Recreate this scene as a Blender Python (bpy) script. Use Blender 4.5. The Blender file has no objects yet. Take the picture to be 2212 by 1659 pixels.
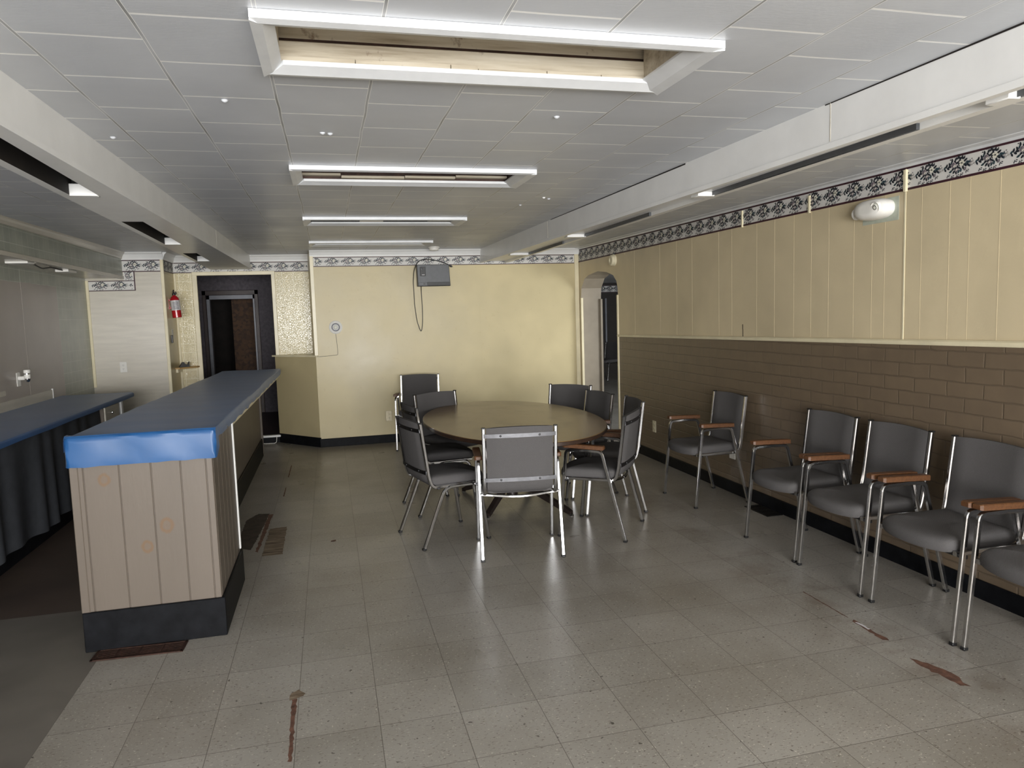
import bpy, bmesh, math, random
from mathutils import Vector, Matrix
random.seed(7)
SC = bpy.context.scene
COL = SC.collection
PI = math.pi

# ------------------------------------------------------------------ helpers
def lin(c):
    out = []
    for v in c[:3]:
        v = v / 255.0
        out.append(v / 12.92 if v <= 0.04045 else ((v + 0.055) / 1.055) ** 2.4)
    return (out[0], out[1], out[2], 1.0)

class MB:
    """collects geometry for one mesh object"""
    def __init__(self):
        self.v = []; self.f = []; self.m = []; self.s = []
    def add(self, verts, faces, mat=0, smooth=False):
        b = len(self.v)
        self.v += [tuple(p) for p in verts]
        for f in faces:
            self.f.append([b + i for i in f]); self.m.append(mat); self.s.append(smooth)
    def quad(self, a, b, c, d, mat=0):
        self.add([a, b, c, d], [(0, 1, 2, 3)], mat)
    def box(self, x0, x1, y0, y1, z0, z1, mat=0, bev=0.0, seg=2, xf=None):
        bm = bmesh.new()
        bmesh.ops.create_cube(bm, size=1.0)
        for v in bm.verts:
            v.co = Vector((x0 + (v.co.x + .5) * (x1 - x0), y0 + (v.co.y + .5) * (y1 - y0), z0 + (v.co.z + .5) * (z1 - z0)))
        if bev > 0:
            bmesh.ops.bevel(bm, geom=list(bm.edges), offset=bev, segments=seg, affect='EDGES', profile=0.6)
        self.bm(bm, mat, bev > 0, xf)
    def bm(self, bm, mat=0, smooth=False, xf=None):
        bm.verts.index_update()
        vs = [(xf @ v.co) if xf else v.co for v in bm.verts]
        self.add(vs, [[v.index for v in f.verts] for f in bm.faces], mat, smooth)
        bm.free()
    def tube(self, pts, r, mat=0, n=10, square=0.0, cap=True):
        """sweep a round (or rounded square) section along a polyline"""
        pts = [Vector(p) for p in pts]
        T = []
        for i in range(len(pts)):
            a = pts[max(0, i - 1)]; b = pts[min(len(pts) - 1, i + 1)]
            T.append((b - a).normalized())
        up = Vector((0, 0, 1)) if abs(T[0].z) < .9 else Vector((1, 0, 0))
        N = (up - T[0] * up.dot(T[0])).normalized()
        rings = []
        for i, p in enumerate(pts):
            N = (N - T[i] * N.dot(T[i])).normalized()
            B = T[i].cross(N)
            k = 1.0
            if 0 < i < len(pts) - 1:
                c = (pts[i] - pts[i - 1]).normalized().dot((pts[i + 1] - pts[i]).normalized())
                k = 1 / max(.5, math.sqrt((1 + c) / 2))
            ring = []
            for j in range(n):
                a = 2 * PI * (j + .5) / n
                ca, sa = math.cos(a), math.sin(a)
                if square > 0:
                    e = 1 - square * .75
                    ca = math.copysign(abs(ca) ** e, ca); sa = math.copysign(abs(sa) ** e, sa)
                ring.append(p + N * (ca * r) + B * (sa * r))
            rings.append(ring)
        V = [q for ring in rings for q in ring]
        F = []
        for i in range(len(pts) - 1):
            for j in range(n):
                F.append((i * n + j, i * n + (j + 1) % n, (i + 1) * n + (j + 1) % n, (i + 1) * n + j))
        if cap:
            F.append(tuple(reversed(range(n))))
            F.append(tuple((len(pts) - 1) * n + j for j in range(n)))
        self.add(V, F, mat, True)
    def lathe(self, prof, mat=0, n=24, xf=None):
        """revolve (r, z) profile about z"""
        V = []; F = []
        for r, z in prof:
            for j in range(n):
                a = 2 * PI * j / n
                V.append(Vector((r * math.cos(a), r * math.sin(a), z)))
        for i in range(len(prof) - 1):
            for j in range(n):
                F.append((i * n + j, i * n + (j + 1) % n, (i + 1) * n + (j + 1) % n, (i + 1) * n + j))
        F.append(tuple(reversed(range(n)))); F.append(tuple((len(prof) - 1) * n + j for j in range(n)))
        if xf: V = [xf @ v for v in V]
        self.add(V, F, mat, True)
    def prism(self, poly, axis, a, b, mat=0):
        """extrude 2D polygon along axis between a and b; poly coordinates are the two other axes in xyz order"""
        n = len(poly)
        def mk(p, t):
            q = [p[0], p[1]]; q.insert(axis, t); return tuple(q)
        V = [mk(p, a) for p in poly] + [mk(p, b) for p in poly]
        F = [tuple(range(n)), tuple(reversed(range(n, 2 * n)))]
        for i in range(n):
            F.append((i, (i + 1) % n, n + (i + 1) % n, n + i))
        self.add(V, F, mat)
    def loft(self, rings, mat=0, smooth=True, closed=True):
        n = len(rings[0]); V = [p for r in rings for p in r]; F = []
        for i in range(len(rings) - 1):
            for j in range(n if closed else n - 1):
                F.append((i * n + j, i * n + (j + 1) % n, (i + 1) * n + (j + 1) % n, (i + 1) * n + j))
        if closed:
            F.append(tuple(reversed(range(n)))); F.append(tuple((len(rings) - 1) * n + j for j in range(n)))
        self.add(V, F, mat, smooth)
    def build(self, name, mats, parent=None, fixn=True):
        me = bpy.data.meshes.new(name)
        me.from_pydata([tuple(p) for p in self.v], [], self.f)
        if not isinstance(mats, (list, tuple)): mats = [mats]
        for m in mats: me.materials.append(m)
        for p, mi, s in zip(me.polygons, self.m, self.s):
            p.material_index = mi; p.use_smooth = s
        me.update()
        if fixn:
            bm = bmesh.new(); bm.from_mesh(me)
            bmesh.ops.recalc_face_normals(bm, faces=bm.faces)
            bm.to_mesh(me); bm.free()
        o = bpy.data.objects.new(name, me); COL.objects.link(o)
        if any(self.s):
            try:
                md = o.modifiers.new('wn', 'WEIGHTED_NORMAL'); md.keep_sharp = True
                me.set_sharp_from_angle(angle=math.radians(38))
            except Exception: pass
        if parent: o.parent = parent
        return o

def fillet(pts, r, n=5):
    pts = [Vector(p) for p in pts]; out = [pts[0]]
    for i in range(1, len(pts) - 1):
        p = pts[i]; a = pts[i - 1] - p; b = pts[i + 1] - p
        rr = r[i - 1] if isinstance(r, (list, tuple)) else r
        d = min(rr, a.length * .49, b.length * .49)
        s = p + a.normalized() * d; e = p + b.normalized() * d
        for k in range(n + 1):
            t = k / n
            out.append(s * (1 - t) ** 2 + p * 2 * t * (1 - t) + e * t * t)
    out.append(pts[-1]); return out

def empty(name, loc, label, cat, group=None, rz=0.0):
    o = bpy.data.objects.new(name, None); COL.objects.link(o)
    o.empty_display_size = .1
    o.location = loc; o.rotation_euler = (0, 0, rz)
    tag(o, label, cat, group); return o
def tag(o, label, cat, group=None):
    o['label'] = label; o['category'] = cat
    if group: o['group'] = group
    return o
def struct(o):
    o['kind'] = 'structure'; return o
def localize(root):
    """children were modelled in world space: shift their mesh to the root's frame"""
    M = Matrix.Translation(root.location) @ root.rotation_euler.to_matrix().to_4x4()
    inv = M.inverted(); done = set()
    for c in root.children:
        if c.type == 'MESH' and c.data.name not in done:
            c.data.transform(inv); done.add(c.data.name)
        for g in c.children:
            if g.type == 'MESH' and g.data.name not in done:
                g.data.transform(inv); done.add(g.data.name)

# ------------------------------------------------------------------ materials
def mat_base(name):
    m = bpy.data.materials.new(name); m.use_nodes = True
    nt = m.node_tree; nt.nodes.clear()
    out = nt.nodes.new('ShaderNodeOutputMaterial'); b = nt.nodes.new('ShaderNodeBsdfPrincipled')
    nt.links.new(b.outputs[0], out.inputs[0])
    return m, nt, b
def N(nt, typ, **kw):
    n = nt.nodes.new(typ)
    for k, v in kw.items():
        if k in n.inputs: n.inputs[k].default_value = v
        else: setattr(n, k, v)
    return n
def math_n(nt, op, a, b=None, c=None):
    n = nt.nodes.new('ShaderNodeMath'); n.operation = op
    for i, x in enumerate((a, b, c)):
        if x is None: continue
        if isinstance(x, (int, float)): n.inputs[i].default_value = x
        else: nt.links.new(x, n.inputs[i])
    return n.outputs[0]
def mix(nt, fac, a, b, typ='MIX'):
    n = nt.nodes.new('ShaderNodeMix'); n.data_type = 'RGBA'; n.blend_type = typ
    for i, x in ((0, fac), (6, a), (7, b)):
        if isinstance(x, (int, float, tuple)): n.inputs[i].default_value = x
        else: nt.links.new(x, n.inputs[i])
    return n.outputs[2]
def pos(nt, which='Object'):
    return nt.nodes.new('ShaderNodeTexCoord').outputs[which]
def noise(nt, vec, scale, detail=3, rough=.5, stretch=None):
    if stretch:
        mp = N(nt, 'ShaderNodeMapping'); mp.inputs['Scale'].default_value = stretch
        nt.links.new(vec, mp.inputs['Vector']); vec = mp.outputs[0]
    n = N(nt, 'ShaderNodeTexNoise', Scale=scale, Detail=detail, Roughness=rough)
    nt.links.new(vec, n.inputs['Vector']); return n.outputs['Fac']
def ramp(nt, fac, stops):
    r = nt.nodes.new('ShaderNodeValToRGB'); e = r.color_ramp.elements
    while len(e) < len(stops): e.new(.5)
    for el, (p, c) in zip(e, stops):
        el.position = p; el.color = c if len(c) == 4 else lin(c)
    nt.links.new(fac, r.inputs[0]); return r.outputs[0]
def bump(nt, b, h, strength=.3, dist=.01):
    n = N(nt, 'ShaderNodeBump', Strength=strength, Distance=dist)
    nt.links.new(h, n.inputs['Height']); nt.links.new(n.outputs[0], b.inputs['Normal']); return n

def simple(name, col, rough=.5, metal=0., var=.06, scale=8., bmp=0., bscale=60., spec=.5, coat=0., stretch=None):
    m, nt, b = mat_base(name)
    v = pos(nt)
    c = lin(col)
    n = noise(nt, v, scale, 4, .55, stretch)
    lo = tuple(x * (1 - var * 2) for x in c[:3]) + (1,); hi = tuple(min(1, x * (1 + var * 2)) for x in c[:3]) + (1,)
    nt.links.new(ramp(nt, n, [(.3, lo), (.7, hi)]), b.inputs['Base Color'])
    b.inputs['Roughness'].default_value = rough; b.inputs['Metallic'].default_value = metal
    b.inputs['Specular IOR Level'].default_value = spec; b.inputs['Coat Weight'].default_value = coat
    if bmp: bump(nt, b, noise(nt, v, bscale, 3, .6, stretch), bmp, .004)
    return m

M = {}
def build_materials():
    M['chrome'] = simple('chrome_steel', (205, 205, 206), .16, 1.0, .03, 30)
    M['chrome_dull'] = simple('worn_chrome', (84, 84, 86), .42, 1.0, .08, 30)
    M['black'] = simple('black_plastic', (22, 22, 23), .45)
    M['fabric'] = fabric('charcoal_fabric', (86, 84, 84))
    M['arm_wood'] = simple('oiled_arm_wood', (90, 58, 34), .45, 0, .16, 10, .1, 40, .5, 0, (2, 12, 12))
    M['white_plastic'] = simple('white_plastic', (232, 230, 224), .4, 0, .02)
    M['ivory'] = simple('ivory_plastic', (214, 206, 178), .42, 0, .03)
    M['steel_plate'] = simple('brushed_steel_plate', (140, 132, 112), .4, .6, .05, 40)
    M['white_trim'] = simple('white_gloss_trim', (236, 236, 234), .3, 0, .02, 5, .08, 30)
    M['cream_trim'] = simple('cream_gloss_trim', (228, 218, 186), .32, 0, .04, 6, .08, 30)
    M['cream'] = wallpaint('cream_wall_paint', (203, 189, 149))
    M['cream_r'] = wallpaint('tan_panel_paint', (212, 197, 164), False)
    M['seam'] = simple('panel_seam_paint', (215, 200, 167), .3, 0, .03)
    M['brick'] = brick(); M['reveal'] = simple('taupe_reveal_paint', (142, 132, 116), .4, 0, .05, 5, .1, 20)
    M['tileboard'] = tileboard('cream_tile_board', (208, 197, 160), True)
    M['leftwall'] = leftwall()
    M['pinkwall'] = simple('grey_beige_panel', (196, 190, 176), .24, 0, .04, 3, .12, 6, .6, 0, (1, 1, 9))
    M['base_black'] = simple('black_base_paint', (18, 19, 22), .5, 0, .2, 14, .15, 25, .1)
    M['floor'] = floor_mat()
    M['lino'] = simple('brown_linoleum', (78, 66, 58), .5, 0, .12, 2, .05, 30)
    M['lino_grey'] = simple('grey_linoleum', (108, 103, 96), .4, 0, .1, 2, .05, 30)
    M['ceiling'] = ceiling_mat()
    M['ceil_frame'] = simple('ceiling_frame_paint', (222, 224, 226), .35, 0, .04, 6, .06, 40)
    M['old_wood'] = oldwood()
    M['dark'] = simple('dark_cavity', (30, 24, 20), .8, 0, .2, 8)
    M['rust'] = simple('stained_subfloor', (98, 68, 54), .7, 0, .25, 30, .4, 60)
    M['subwood'] = streaky()
    M['subdark'] = simple('dark_subfloor', (58, 48, 40), .7, 0, .3, 14, .4, 40)
    M['blue'] = simple('blue_vinyl', (30, 78, 128), .42, 0, .04, 4, .2, 9, .5)
    bb = [n for n in M['blue'].node_tree.nodes if n.type == 'BSDF_PRINCIPLED'][0]; bb.inputs['Sheen Weight'].default_value = .07; bb.inputs['Sheen Roughness'].default_value = .35
    M['blue_dark'] = simple('dull_blue_vinyl', (66, 92, 128), .36, 0, .06, 5, .18, 9, .4)
    M['skirt'] = simple('slate_skirt_cloth', (64, 66, 70), .7, 0, .06, 20, .1, 200, .2)
    M['plank'] = plank('taupe_plank_paint', (103, 94, 85), True)
    M['plank2'] = plank('taupe_side_paint', (103, 94, 85), False)
    M['table'] = tabletop()
    M['table_edge'] = simple('dark_table_edge', (50, 35, 26), .4, 0, .12, 20)
    M['table_leg'] = simple('brown_table_base', (40, 33, 30), .35, .2, .1)
    M['maroon'] = simple('border_maroon_ink', (58, 22, 34), .5)
    M['paper'] = simple('border_paper', (214, 212, 208), .5, 0, .02, 10, .05, 90)
    M['leaf'] = simple('border_navy_ink', (24, 30, 40), .5)
    M['leaf2'] = simple('border_teal_ink', (38, 60, 68), .5)
    M['rose'] = simple('border_mauve_ink', (146, 134, 138), .5)
    M['rose2'] = simple('border_grey_ink', (96, 90, 98), .5)
    M['petal'] = simple('border_cream_ink', (228, 224, 208), .5)
    M['red'] = simple('red_enamel', (178, 18, 34), .22, 0, .05, 6, 0, 60, .6, .4)
    M['label'] = simple('label_paper', (206, 204, 206), .4, 0, .04, 40)
    M['ink'] = simple('label_ink', (60, 60, 70), .5)
    M['appliance'] = simple('dark_grey_casing', (72, 74, 77), .42, .1, .06, 20)
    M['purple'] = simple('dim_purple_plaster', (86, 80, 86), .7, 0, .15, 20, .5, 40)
    M['brown_trim'] = simple('dark_brown_casing', (48, 28, 22), .45, 0, .15)
    M['grey_trim'] = simple('grey_door_jamb', (132, 134, 142), .4)
    M['osb'] = osb()
    M['shelf'] = simple('bare_pine_shelf', (186, 152, 100), .5, 0, .14, 8, .1, 40, .4, 0, (2, 14, 14))
    M['register'] = simple('rusty_brown_register', (66, 46, 38), .5, .4, .2, 30, .2, 60)
    M['register_dk'] = simple('black_register', (24, 23, 22), .5, .3, .15, 30)
    M['patch'] = simple('unpainted_grey_patch', (176, 182, 168), .45, 0, .05, 20)
    M['lens'] = simple('frosted_lens', (222, 222, 212), .15, 0, .02)
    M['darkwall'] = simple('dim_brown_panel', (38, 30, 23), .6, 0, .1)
    M['cement'] = simple('grey_room_floor', (150, 146, 138), .35, 0, .08, 3)

def fabric(name, col):
    m, nt, b = mat_base(name); v = pos(nt); c = lin(col)
    w = N(nt, 'ShaderNodeTexWave', Scale=120., Distortion=1.5); w.bands_direction = 'DIAGONAL'
    nt.links.new(v, w.inputs['Vector'])
    n = noise(nt, v, 420, 2)
    f = math_n(nt, 'ADD', math_n(nt, 'MULTIPLY', w.outputs['Fac'], .5), math_n(nt, 'MULTIPLY', n, .6))
    lo = tuple(x * .72 for x in c[:3]) + (1,); hi = tuple(x * 1.3 for x in c[:3]) + (1,)
    nt.links.new(ramp(nt, f, [(.25, lo), (.8, hi)]), b.inputs['Base Color'])
    b.inputs['Roughness'].default_value = .9
    b.inputs['Specular IOR Level'].default_value = .1
    bump(nt, b, f, .25, .002); return m

def wallpaint(name, col, dirty=True):
    m, nt, b = mat_base(name); v = pos(nt); c = lin(col)
    n1 = noise(nt, v, 1.1, 3, .6); n2 = noise(nt, v, 18, 4, .6)
    lo = tuple(x * .80 for x in c[:3]) + (1,)
    base = ramp(nt, n1, [(.3, lo), (.62, c)])
    if dirty:
        d = math_n(nt, 'MULTIPLY', math_n(nt, 'GREATER_THAN', n2, .66), .12)
        base = mix(nt, d, base, lin((168, 146, 104)))
    nt.links.new(base, b.inputs['Base Color'])
    b.inputs['Specular IOR Level'].default_value = .35
    rr = math_n(nt, 'MULTIPLY_ADD', n1, .3, .2); nt.links.new(rr, b.inputs['Roughness'])
    h = math_n(nt, 'ADD', math_n(nt, 'MULTIPLY', noise(nt, v, 5, 3), 1.0), math_n(nt, 'MULTIPLY', noise(nt, v, 110, 2), .12))
    bump(nt, b, h, .3, .008)
    return m

def sep(nt, v):
    s = nt.nodes.new('ShaderNodeSeparateXYZ'); nt.links.new(v, s.inputs[0]); return s.outputs
def comb(nt, x, y, z):
    c = nt.nodes.new('ShaderNodeCombineXYZ')
    for i, q in enumerate((x, y, z)):
        if isinstance(q, (int, float)): c.inputs[i].default_value = q
        else: nt.links.new(q, c.inputs[i])
    return c.outputs[0]

def brick_node(nt, vec, w, h, mortar, off=.5, bias=0., smooth=.1):
    t = nt.nodes.new('ShaderNodeTexBrick'); t.offset = off; t.squash = 1.0
    t.inputs['Scale'].default_value = 1.0; t.inputs['Mortar Size'].default_value = mortar
    t.inputs['Mortar Smooth'].default_value = smooth; t.inputs['Bias'].default_value = bias
    t.inputs['Brick Width'].default_value = w; t.inputs['Row Height'].default_value = h
    t.inputs['Color1'].default_value = (0, 0, 0, 1); t.inputs['Color2'].default_value = (1, 1, 1, 1)
    t.inputs['Mortar'].default_value = (.5, .5, .5, 1)
    nt.links.new(vec, t.inputs['Vector']); return t

def brick():
    m, nt, b = mat_base('painted_brick'); v = pos(nt); s = sep(nt, v)
    wob = math_n(nt, 'MULTIPLY', math_n(nt, 'SUBTRACT', noise(nt, v, 9, 2), .5), .016)
    vec = comb(nt, math_n(nt, 'ADD', math_n(nt, 'SUBTRACT', s[1], 2.804), wob), math_n(nt, 'ADD', math_n(nt, 'SUBTRACT', s[2], 1.177 - .08 * 14), wob), 0)
    t = brick_node(nt, vec, .2235, .08, .0055, .5, 0, .6)
    c = lin((105, 91, 75)); hi = lin((113, 98, 80)); lo = lin((98, 85, 70))
    col = mix(nt, t.outputs['Fac'], ramp(nt, noise(nt, v, 7, 3), [(.3, c), (.7, hi)]), lo)
    nt.links.new(col, b.inputs['Base Color']); b.inputs['Roughness'].default_value = .38
    h = math_n(nt, 'SUBTRACT', math_n(nt, 'MULTIPLY', noise(nt, v, 60, 3), .12), math_n(nt, 'MULTIPLY', t.outputs['Fac'], 1.0))
    bump(nt, b, h, .45, .005); return m

def tileboard(name, col, crackle):
    m, nt, b = mat_base(name); v = pos(nt); s = sep(nt, v)
    vec = comb(nt, math_n(nt, 'ADD', s[0], .641 + 1.07), s[2], 0)
    t = brick_node(nt, vec, .132, .107, .0035, 0, 0, .4)
    c = lin(col)
    vo = N(nt, 'ShaderNodeTexVoronoi', Scale=48.); vo.feature = 'DISTANCE_TO_EDGE'
    nz = noise(nt, v, 30, 2)
    nt.links.new(v, vo.inputs['Vector'])
    nt.links.new(mix(nt, t.outputs['Fac'], ramp(nt, noise(nt, v, 4, 2), [(.3, c), (.7, tuple(min(1, x * 1.12) for x in c[:3]) + (1,))]), lin((244, 238, 212))), b.inputs['Base Color'])
    b.inputs['Roughness'].default_value = .2
    h = math_n(nt, 'ADD', math_n(nt, 'MULTIPLY', math_n(nt, 'MINIMUM', vo.outputs['Distance'], .12), 5.), math_n(nt, 'MULTIPLY', t.outputs['Fac'], -.8))
    bump(nt, b, h, .32, .004); return m

def leftwall():
    m, nt, b = mat_base('grey_green_tile_board'); v = pos(nt); s = sep(nt, v)
    vec = comb(nt, s[1], s[2], 0)
    t = brick_node(nt, vec, .107, .107, .0022, 0, 0, .3)
    g = ramp(nt, noise(nt, v, 5, 3), [(.3, (146, 150, 138)), (.7, (166, 170, 156))])
    g = mix(nt, math_n(nt, 'MULTIPLY', t.outputs['Fac'], .6), g, lin((206, 208, 196)))
    p = ramp(nt, noise(nt, v, 2, 3), [(.3, (160, 151, 143)), (.7, (172, 164, 155))])
    wob = math_n(nt, 'MULTIPLY', math_n(nt, 'SUBTRACT', noise(nt, v, 6, 2), .5), .03)
    k = math_n(nt, 'MULTIPLY', math_n(nt, 'LESS_THAN', s[1], 8.02), math_n(nt, 'LESS_THAN', math_n(nt, 'ADD', s[2], wob), 1.925))
    nt.links.new(mix(nt, k, g, p), b.inputs['Base Color']); b.inputs['Roughness'].default_value = .32
    h = math_n(nt, 'MULTIPLY', t.outputs['Fac'], math_n(nt, 'SUBTRACT', 1., math_n(nt, 'MULTIPLY', k, .85)))
    bump(nt, b, math_n(nt, 'ADD', math_n(nt, 'MULTIPLY', h, -1.), math_n(nt, 'MULTIPLY', noise(nt, v, 14, 3), .5)), .3, .003); return m

def plank(name, col, knots):
    m, nt, b = mat_base(name); v = pos(nt); c = lin(col)
    s = sep(nt, v)
    n = noise(nt, v, 3, 3, .5, (1, 1, .3))
    base = ramp(nt, n, [(.3, tuple(x * .9 for x in c[:3]) + (1,)), (.7, c)])
    if knots:
        for (kx, kz, r) in KNOTS:
            dx = math_n(nt, 'SUBTRACT', s[0], kx); dz = math_n(nt, 'MULTIPLY', math_n(nt, 'SUBTRACT', s[2], kz), .85)
            wob = math_n(nt, 'MULTIPLY', math_n(nt, 'SUBTRACT', noise(nt, v, 60, 2), .5), .012)
            d = math_n(nt, 'ADD', math_n(nt, 'SQRT', math_n(nt, 'ADD', math_n(nt, 'MULTIPLY', dx, dx), math_n(nt, 'MULTIPLY', dz, dz))), wob)
            k = ramp(nt, math_n(nt, 'DIVIDE', d, r * 1.3), [(.0, (.35, .35, .35, 1)), (.35, (.3, .3, .3, 1)), (.55, (1, 1, 1, 1)), (.72, (.75, .75, .75, 1)), (.85, (0, 0, 0, 1))])
            base = mix(nt, math_n(nt, 'MULTIPLY', k, .55), base, lin((112, 80, 44)))
    nt.links.new(base, b.inputs['Base Color']); b.inputs['Roughness'].default_value = .42; b.inputs['Specular IOR Level'].default_value = .3
    bump(nt, b, noise(nt, v, 40, 3, .6, (1, 1, .2)), .15, .003); return m
KNOTS = [(-1.047 + .87, .813, .026), (-.795 + .87, .571, .032), (-.886 + .87, .477, .026)]

def floor_mat():
    m, nt, b = mat_base('speckled_vinyl_tile'); v = pos(nt); s = sep(nt, v)
    vec = comb(nt, math_n(nt, 'SUBTRACT', s[0], .7196 - 3.048), math_n(nt, 'SUBTRACT', s[1], 2.6337 - 3.048), 0)
    t = brick_node(nt, vec, .3048, .3048, .0014, 0, 0, .2)
    rnd = t.outputs['Color']
    tile = mix(nt, rnd, lin((148, 144, 136)), lin((160, 156, 148)))
    tile = mix(nt, math_n(nt, 'MULTIPLY', t.outputs['Fac'], 0), tile, tile)
    big = noise(nt, v, .9, 4, .6)
    tile = mix(nt, ramp(nt, big, [(.42, (0, 0, 0, 1)), (.70, (.55, .55, .55, 1))]), tile, lin((104, 94, 80)))
    # chips: short light and dark streaks
    l = noise(nt, v, 1, 2, .5, (60, 150, 1)); l2 = noise(nt, v, 1, 2, .5, (130, 55, 1))
    d = noise(nt, v, 1.3, 2, .5, (48, 120, 1)); d2 = noise(nt, v, .6, 2, .5, (70, 70, 1))
    tile = mix(nt, ramp(nt, l, [(.66, (0, 0, 0, 1)), (.71, (.8, .8, .8, 1))]), tile, lin((204, 198, 186)))
    tile = mix(nt, ramp(nt, l2, [(.67, (0, 0, 0, 1)), (.72, (.7, .7, .7, 1))]), tile, lin((200, 194, 180)))
    tile = mix(nt, ramp(nt, d, [(.61, (0, 0, 0, 1)), (.69, (.75, .75, .75, 1))]), tile, lin((84, 72, 60)))
    tile = mix(nt, ramp(nt, d2, [(.70, (0, 0, 0, 1)), (.73, (.8, .8, .8, 1))]), tile, lin((52, 42, 36)))
    # rusty traffic band where a partition stood
    band = math_n(nt, 'SUBTRACT', 1., math_n(nt, 'MULTIPLY', math_n(nt, 'ABSOLUTE', math_n(nt, 'SUBTRACT', s[0], 2.36)), 3.2))
    bn = math_n(nt, 'MULTIPLY', math_n(nt, 'MAXIMUM', band, 0.), ramp(nt, noise(nt, v, 3.5, 4, .65), [(.45, (0, 0, 0, 1)), (.75, (.8, .8, .8, 1))]))
    tile = mix(nt, bn, tile, lin((92, 72, 56)))
    col = mix(nt, math_n(nt, 'MULTIPLY', t.outputs['Fac'], .75), tile, lin((66, 58, 50)))
    nt.links.new(col, b.inputs['Base Color'])
    rough = math_n(nt, 'MULTIPLY_ADD', noise(nt, v, 2.5, 3), .22, .2)
    nt.links.new(rough, b.inputs['Roughness']); b.inputs['Specular IOR Level'].default_value = .5
    h = math_n(nt, 'ADD', math_n(nt, 'MULTIPLY', t.outputs['Fac'], -.5), math_n(nt, 'ADD', math_n(nt, 'MULTIPLY', noise(nt, v, 3.3, 2), .9), math_n(nt, 'MULTIPLY', noise(nt, v, 90, 2), .05)))
    bump(nt, b, h, .12, .01); return m

def ceiling_mat():
    m, nt, b = mat_base('painted_ceiling_tile'); v = pos(nt); s = sep(nt, v)
    # rows run across x: brick texture with its long rows along y
    wob = math_n(nt, 'MULTIPLY', math_n(nt, 'SUBTRACT', noise(nt, v, 2.2, 2), .5), .014)
    vec = comb(nt, math_n(nt, 'ADD', math_n(nt, 'SUBTRACT', s[1], 1.983 - 3.45), wob), math_n(nt, 'ADD', math_n(nt, 'SUBTRACT', s[0], -.43 - 6.04 + .302), wob), 0)
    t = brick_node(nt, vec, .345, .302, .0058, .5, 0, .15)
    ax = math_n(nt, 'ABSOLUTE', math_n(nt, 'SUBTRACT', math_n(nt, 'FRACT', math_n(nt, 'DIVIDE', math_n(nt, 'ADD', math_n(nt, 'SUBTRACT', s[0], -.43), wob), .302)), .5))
    depth = math_n(nt, 'GREATER_THAN', ax, .488)      # seams that run down the room are fine and dark, cross seams painted pale for their window-lit edges
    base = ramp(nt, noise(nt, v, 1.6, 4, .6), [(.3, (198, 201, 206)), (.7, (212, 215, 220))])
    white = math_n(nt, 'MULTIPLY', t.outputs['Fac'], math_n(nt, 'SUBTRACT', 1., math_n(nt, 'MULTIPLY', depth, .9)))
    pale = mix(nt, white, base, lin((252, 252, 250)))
    dk = math_n(nt, 'MULTIPLY', math_n(nt, 'MULTIPLY', t.outputs['Fac'], depth), ramp(nt, noise(nt, v, 3, 2), [(.35, (.15, .15, .15, 1)), (.65, (.75, .75, .75, 1))]))
    nt.links.new(mix(nt, dk, pale, lin((120, 118, 112))), b.inputs['Base Color'])
    nt.links.new(math_n(nt, 'MULTIPLY_ADD', noise(nt, v, 2, 2), .25, .27), b.inputs['Roughness'])
    h = math_n(nt, 'ADD', math_n(nt, 'MULTIPLY', noise(nt, v, 1, 3, .6, (30, 120, 30)), .25), math_n(nt, 'MULTIPLY', noise(nt, v, 3, 2), 1.))
    bump(nt, b, math_n(nt, 'SUBTRACT', h, math_n(nt, 'MULTIPLY', t.outputs['Fac'], .3)), .2, .008); return m

def oldwood():
    m, nt, b = mat_base('stained_old_boards'); v = pos(nt)
    n = noise(nt, v, 1, 5, .6, (3, 26, 40)); n2 = noise(nt, v, 9, 5, .7)
    c = ramp(nt, n, [(.25, (150, 134, 112)), (.5, (196, 186, 166)), (.75, (214, 206, 190))])
    c = mix(nt, ramp(nt, n2, [(.62, (0, 0, 0, 1)), (.72, (.85, .85, .85, 1))]), c, lin((92, 56, 34)))
    nt.links.new(c, b.inputs['Base Color']); b.inputs['Roughness'].default_value = .6
    bump(nt, b, n, .4, .004); return m

def tabletop():
    m, nt, b = mat_base('worn_walnut_veneer'); v = pos(nt)
    n = noise(nt, v, 1, 4, .55, (1.2, 16, 1)); n2 = noise(nt, v, 2.6, 6, .62, (2.2, 1.4, 1))
    c = ramp(nt, n, [(.25, (116, 88, 48)), (.8, (128, 100, 58))])
    c = mix(nt, ramp(nt, n2, [(.53, (0, 0, 0, 1)), (.60, (.6, .6, .6, 1))]), c, lin((62, 42, 26)))
    nt.links.new(c, b.inputs['Base Color'])
    nt.links.new(math_n(nt, 'MULTIPLY_ADD', n2, .1, .2), b.inputs['Roughness'])
    bump(nt, b, n2, .012, .004); return m

def streaky():
    m, nt, b = mat_base('bare_subfloor_wood'); v = pos(nt)
    n = noise(nt, v, 1, 5, .65, (5, 46, 1))
    nt.links.new(ramp(nt, n, [(.34, (58, 46, 36)), (.48, (104, 88, 70)), (.62, (146, 132, 112))]), b.inputs['Base Color'])
    b.inputs['Roughness'].default_value = .7; bump(nt, b, n, .4, .004); return m

def osb():
    m, nt, b = mat_base('strand_board'); v = pos(nt)
    vo = N(nt, 'ShaderNodeTexVoronoi', Scale=22.); nt.links.new(v, vo.inputs['Vector'])
    nt.links.new(ramp(nt, vo.outputs['Color'], [(.2, (62, 42, 28)), (.8, (92, 64, 40))]), b.inputs['Base Color'])
    b.inputs['Roughness'].default_value = .7; return m

build_materials()

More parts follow.
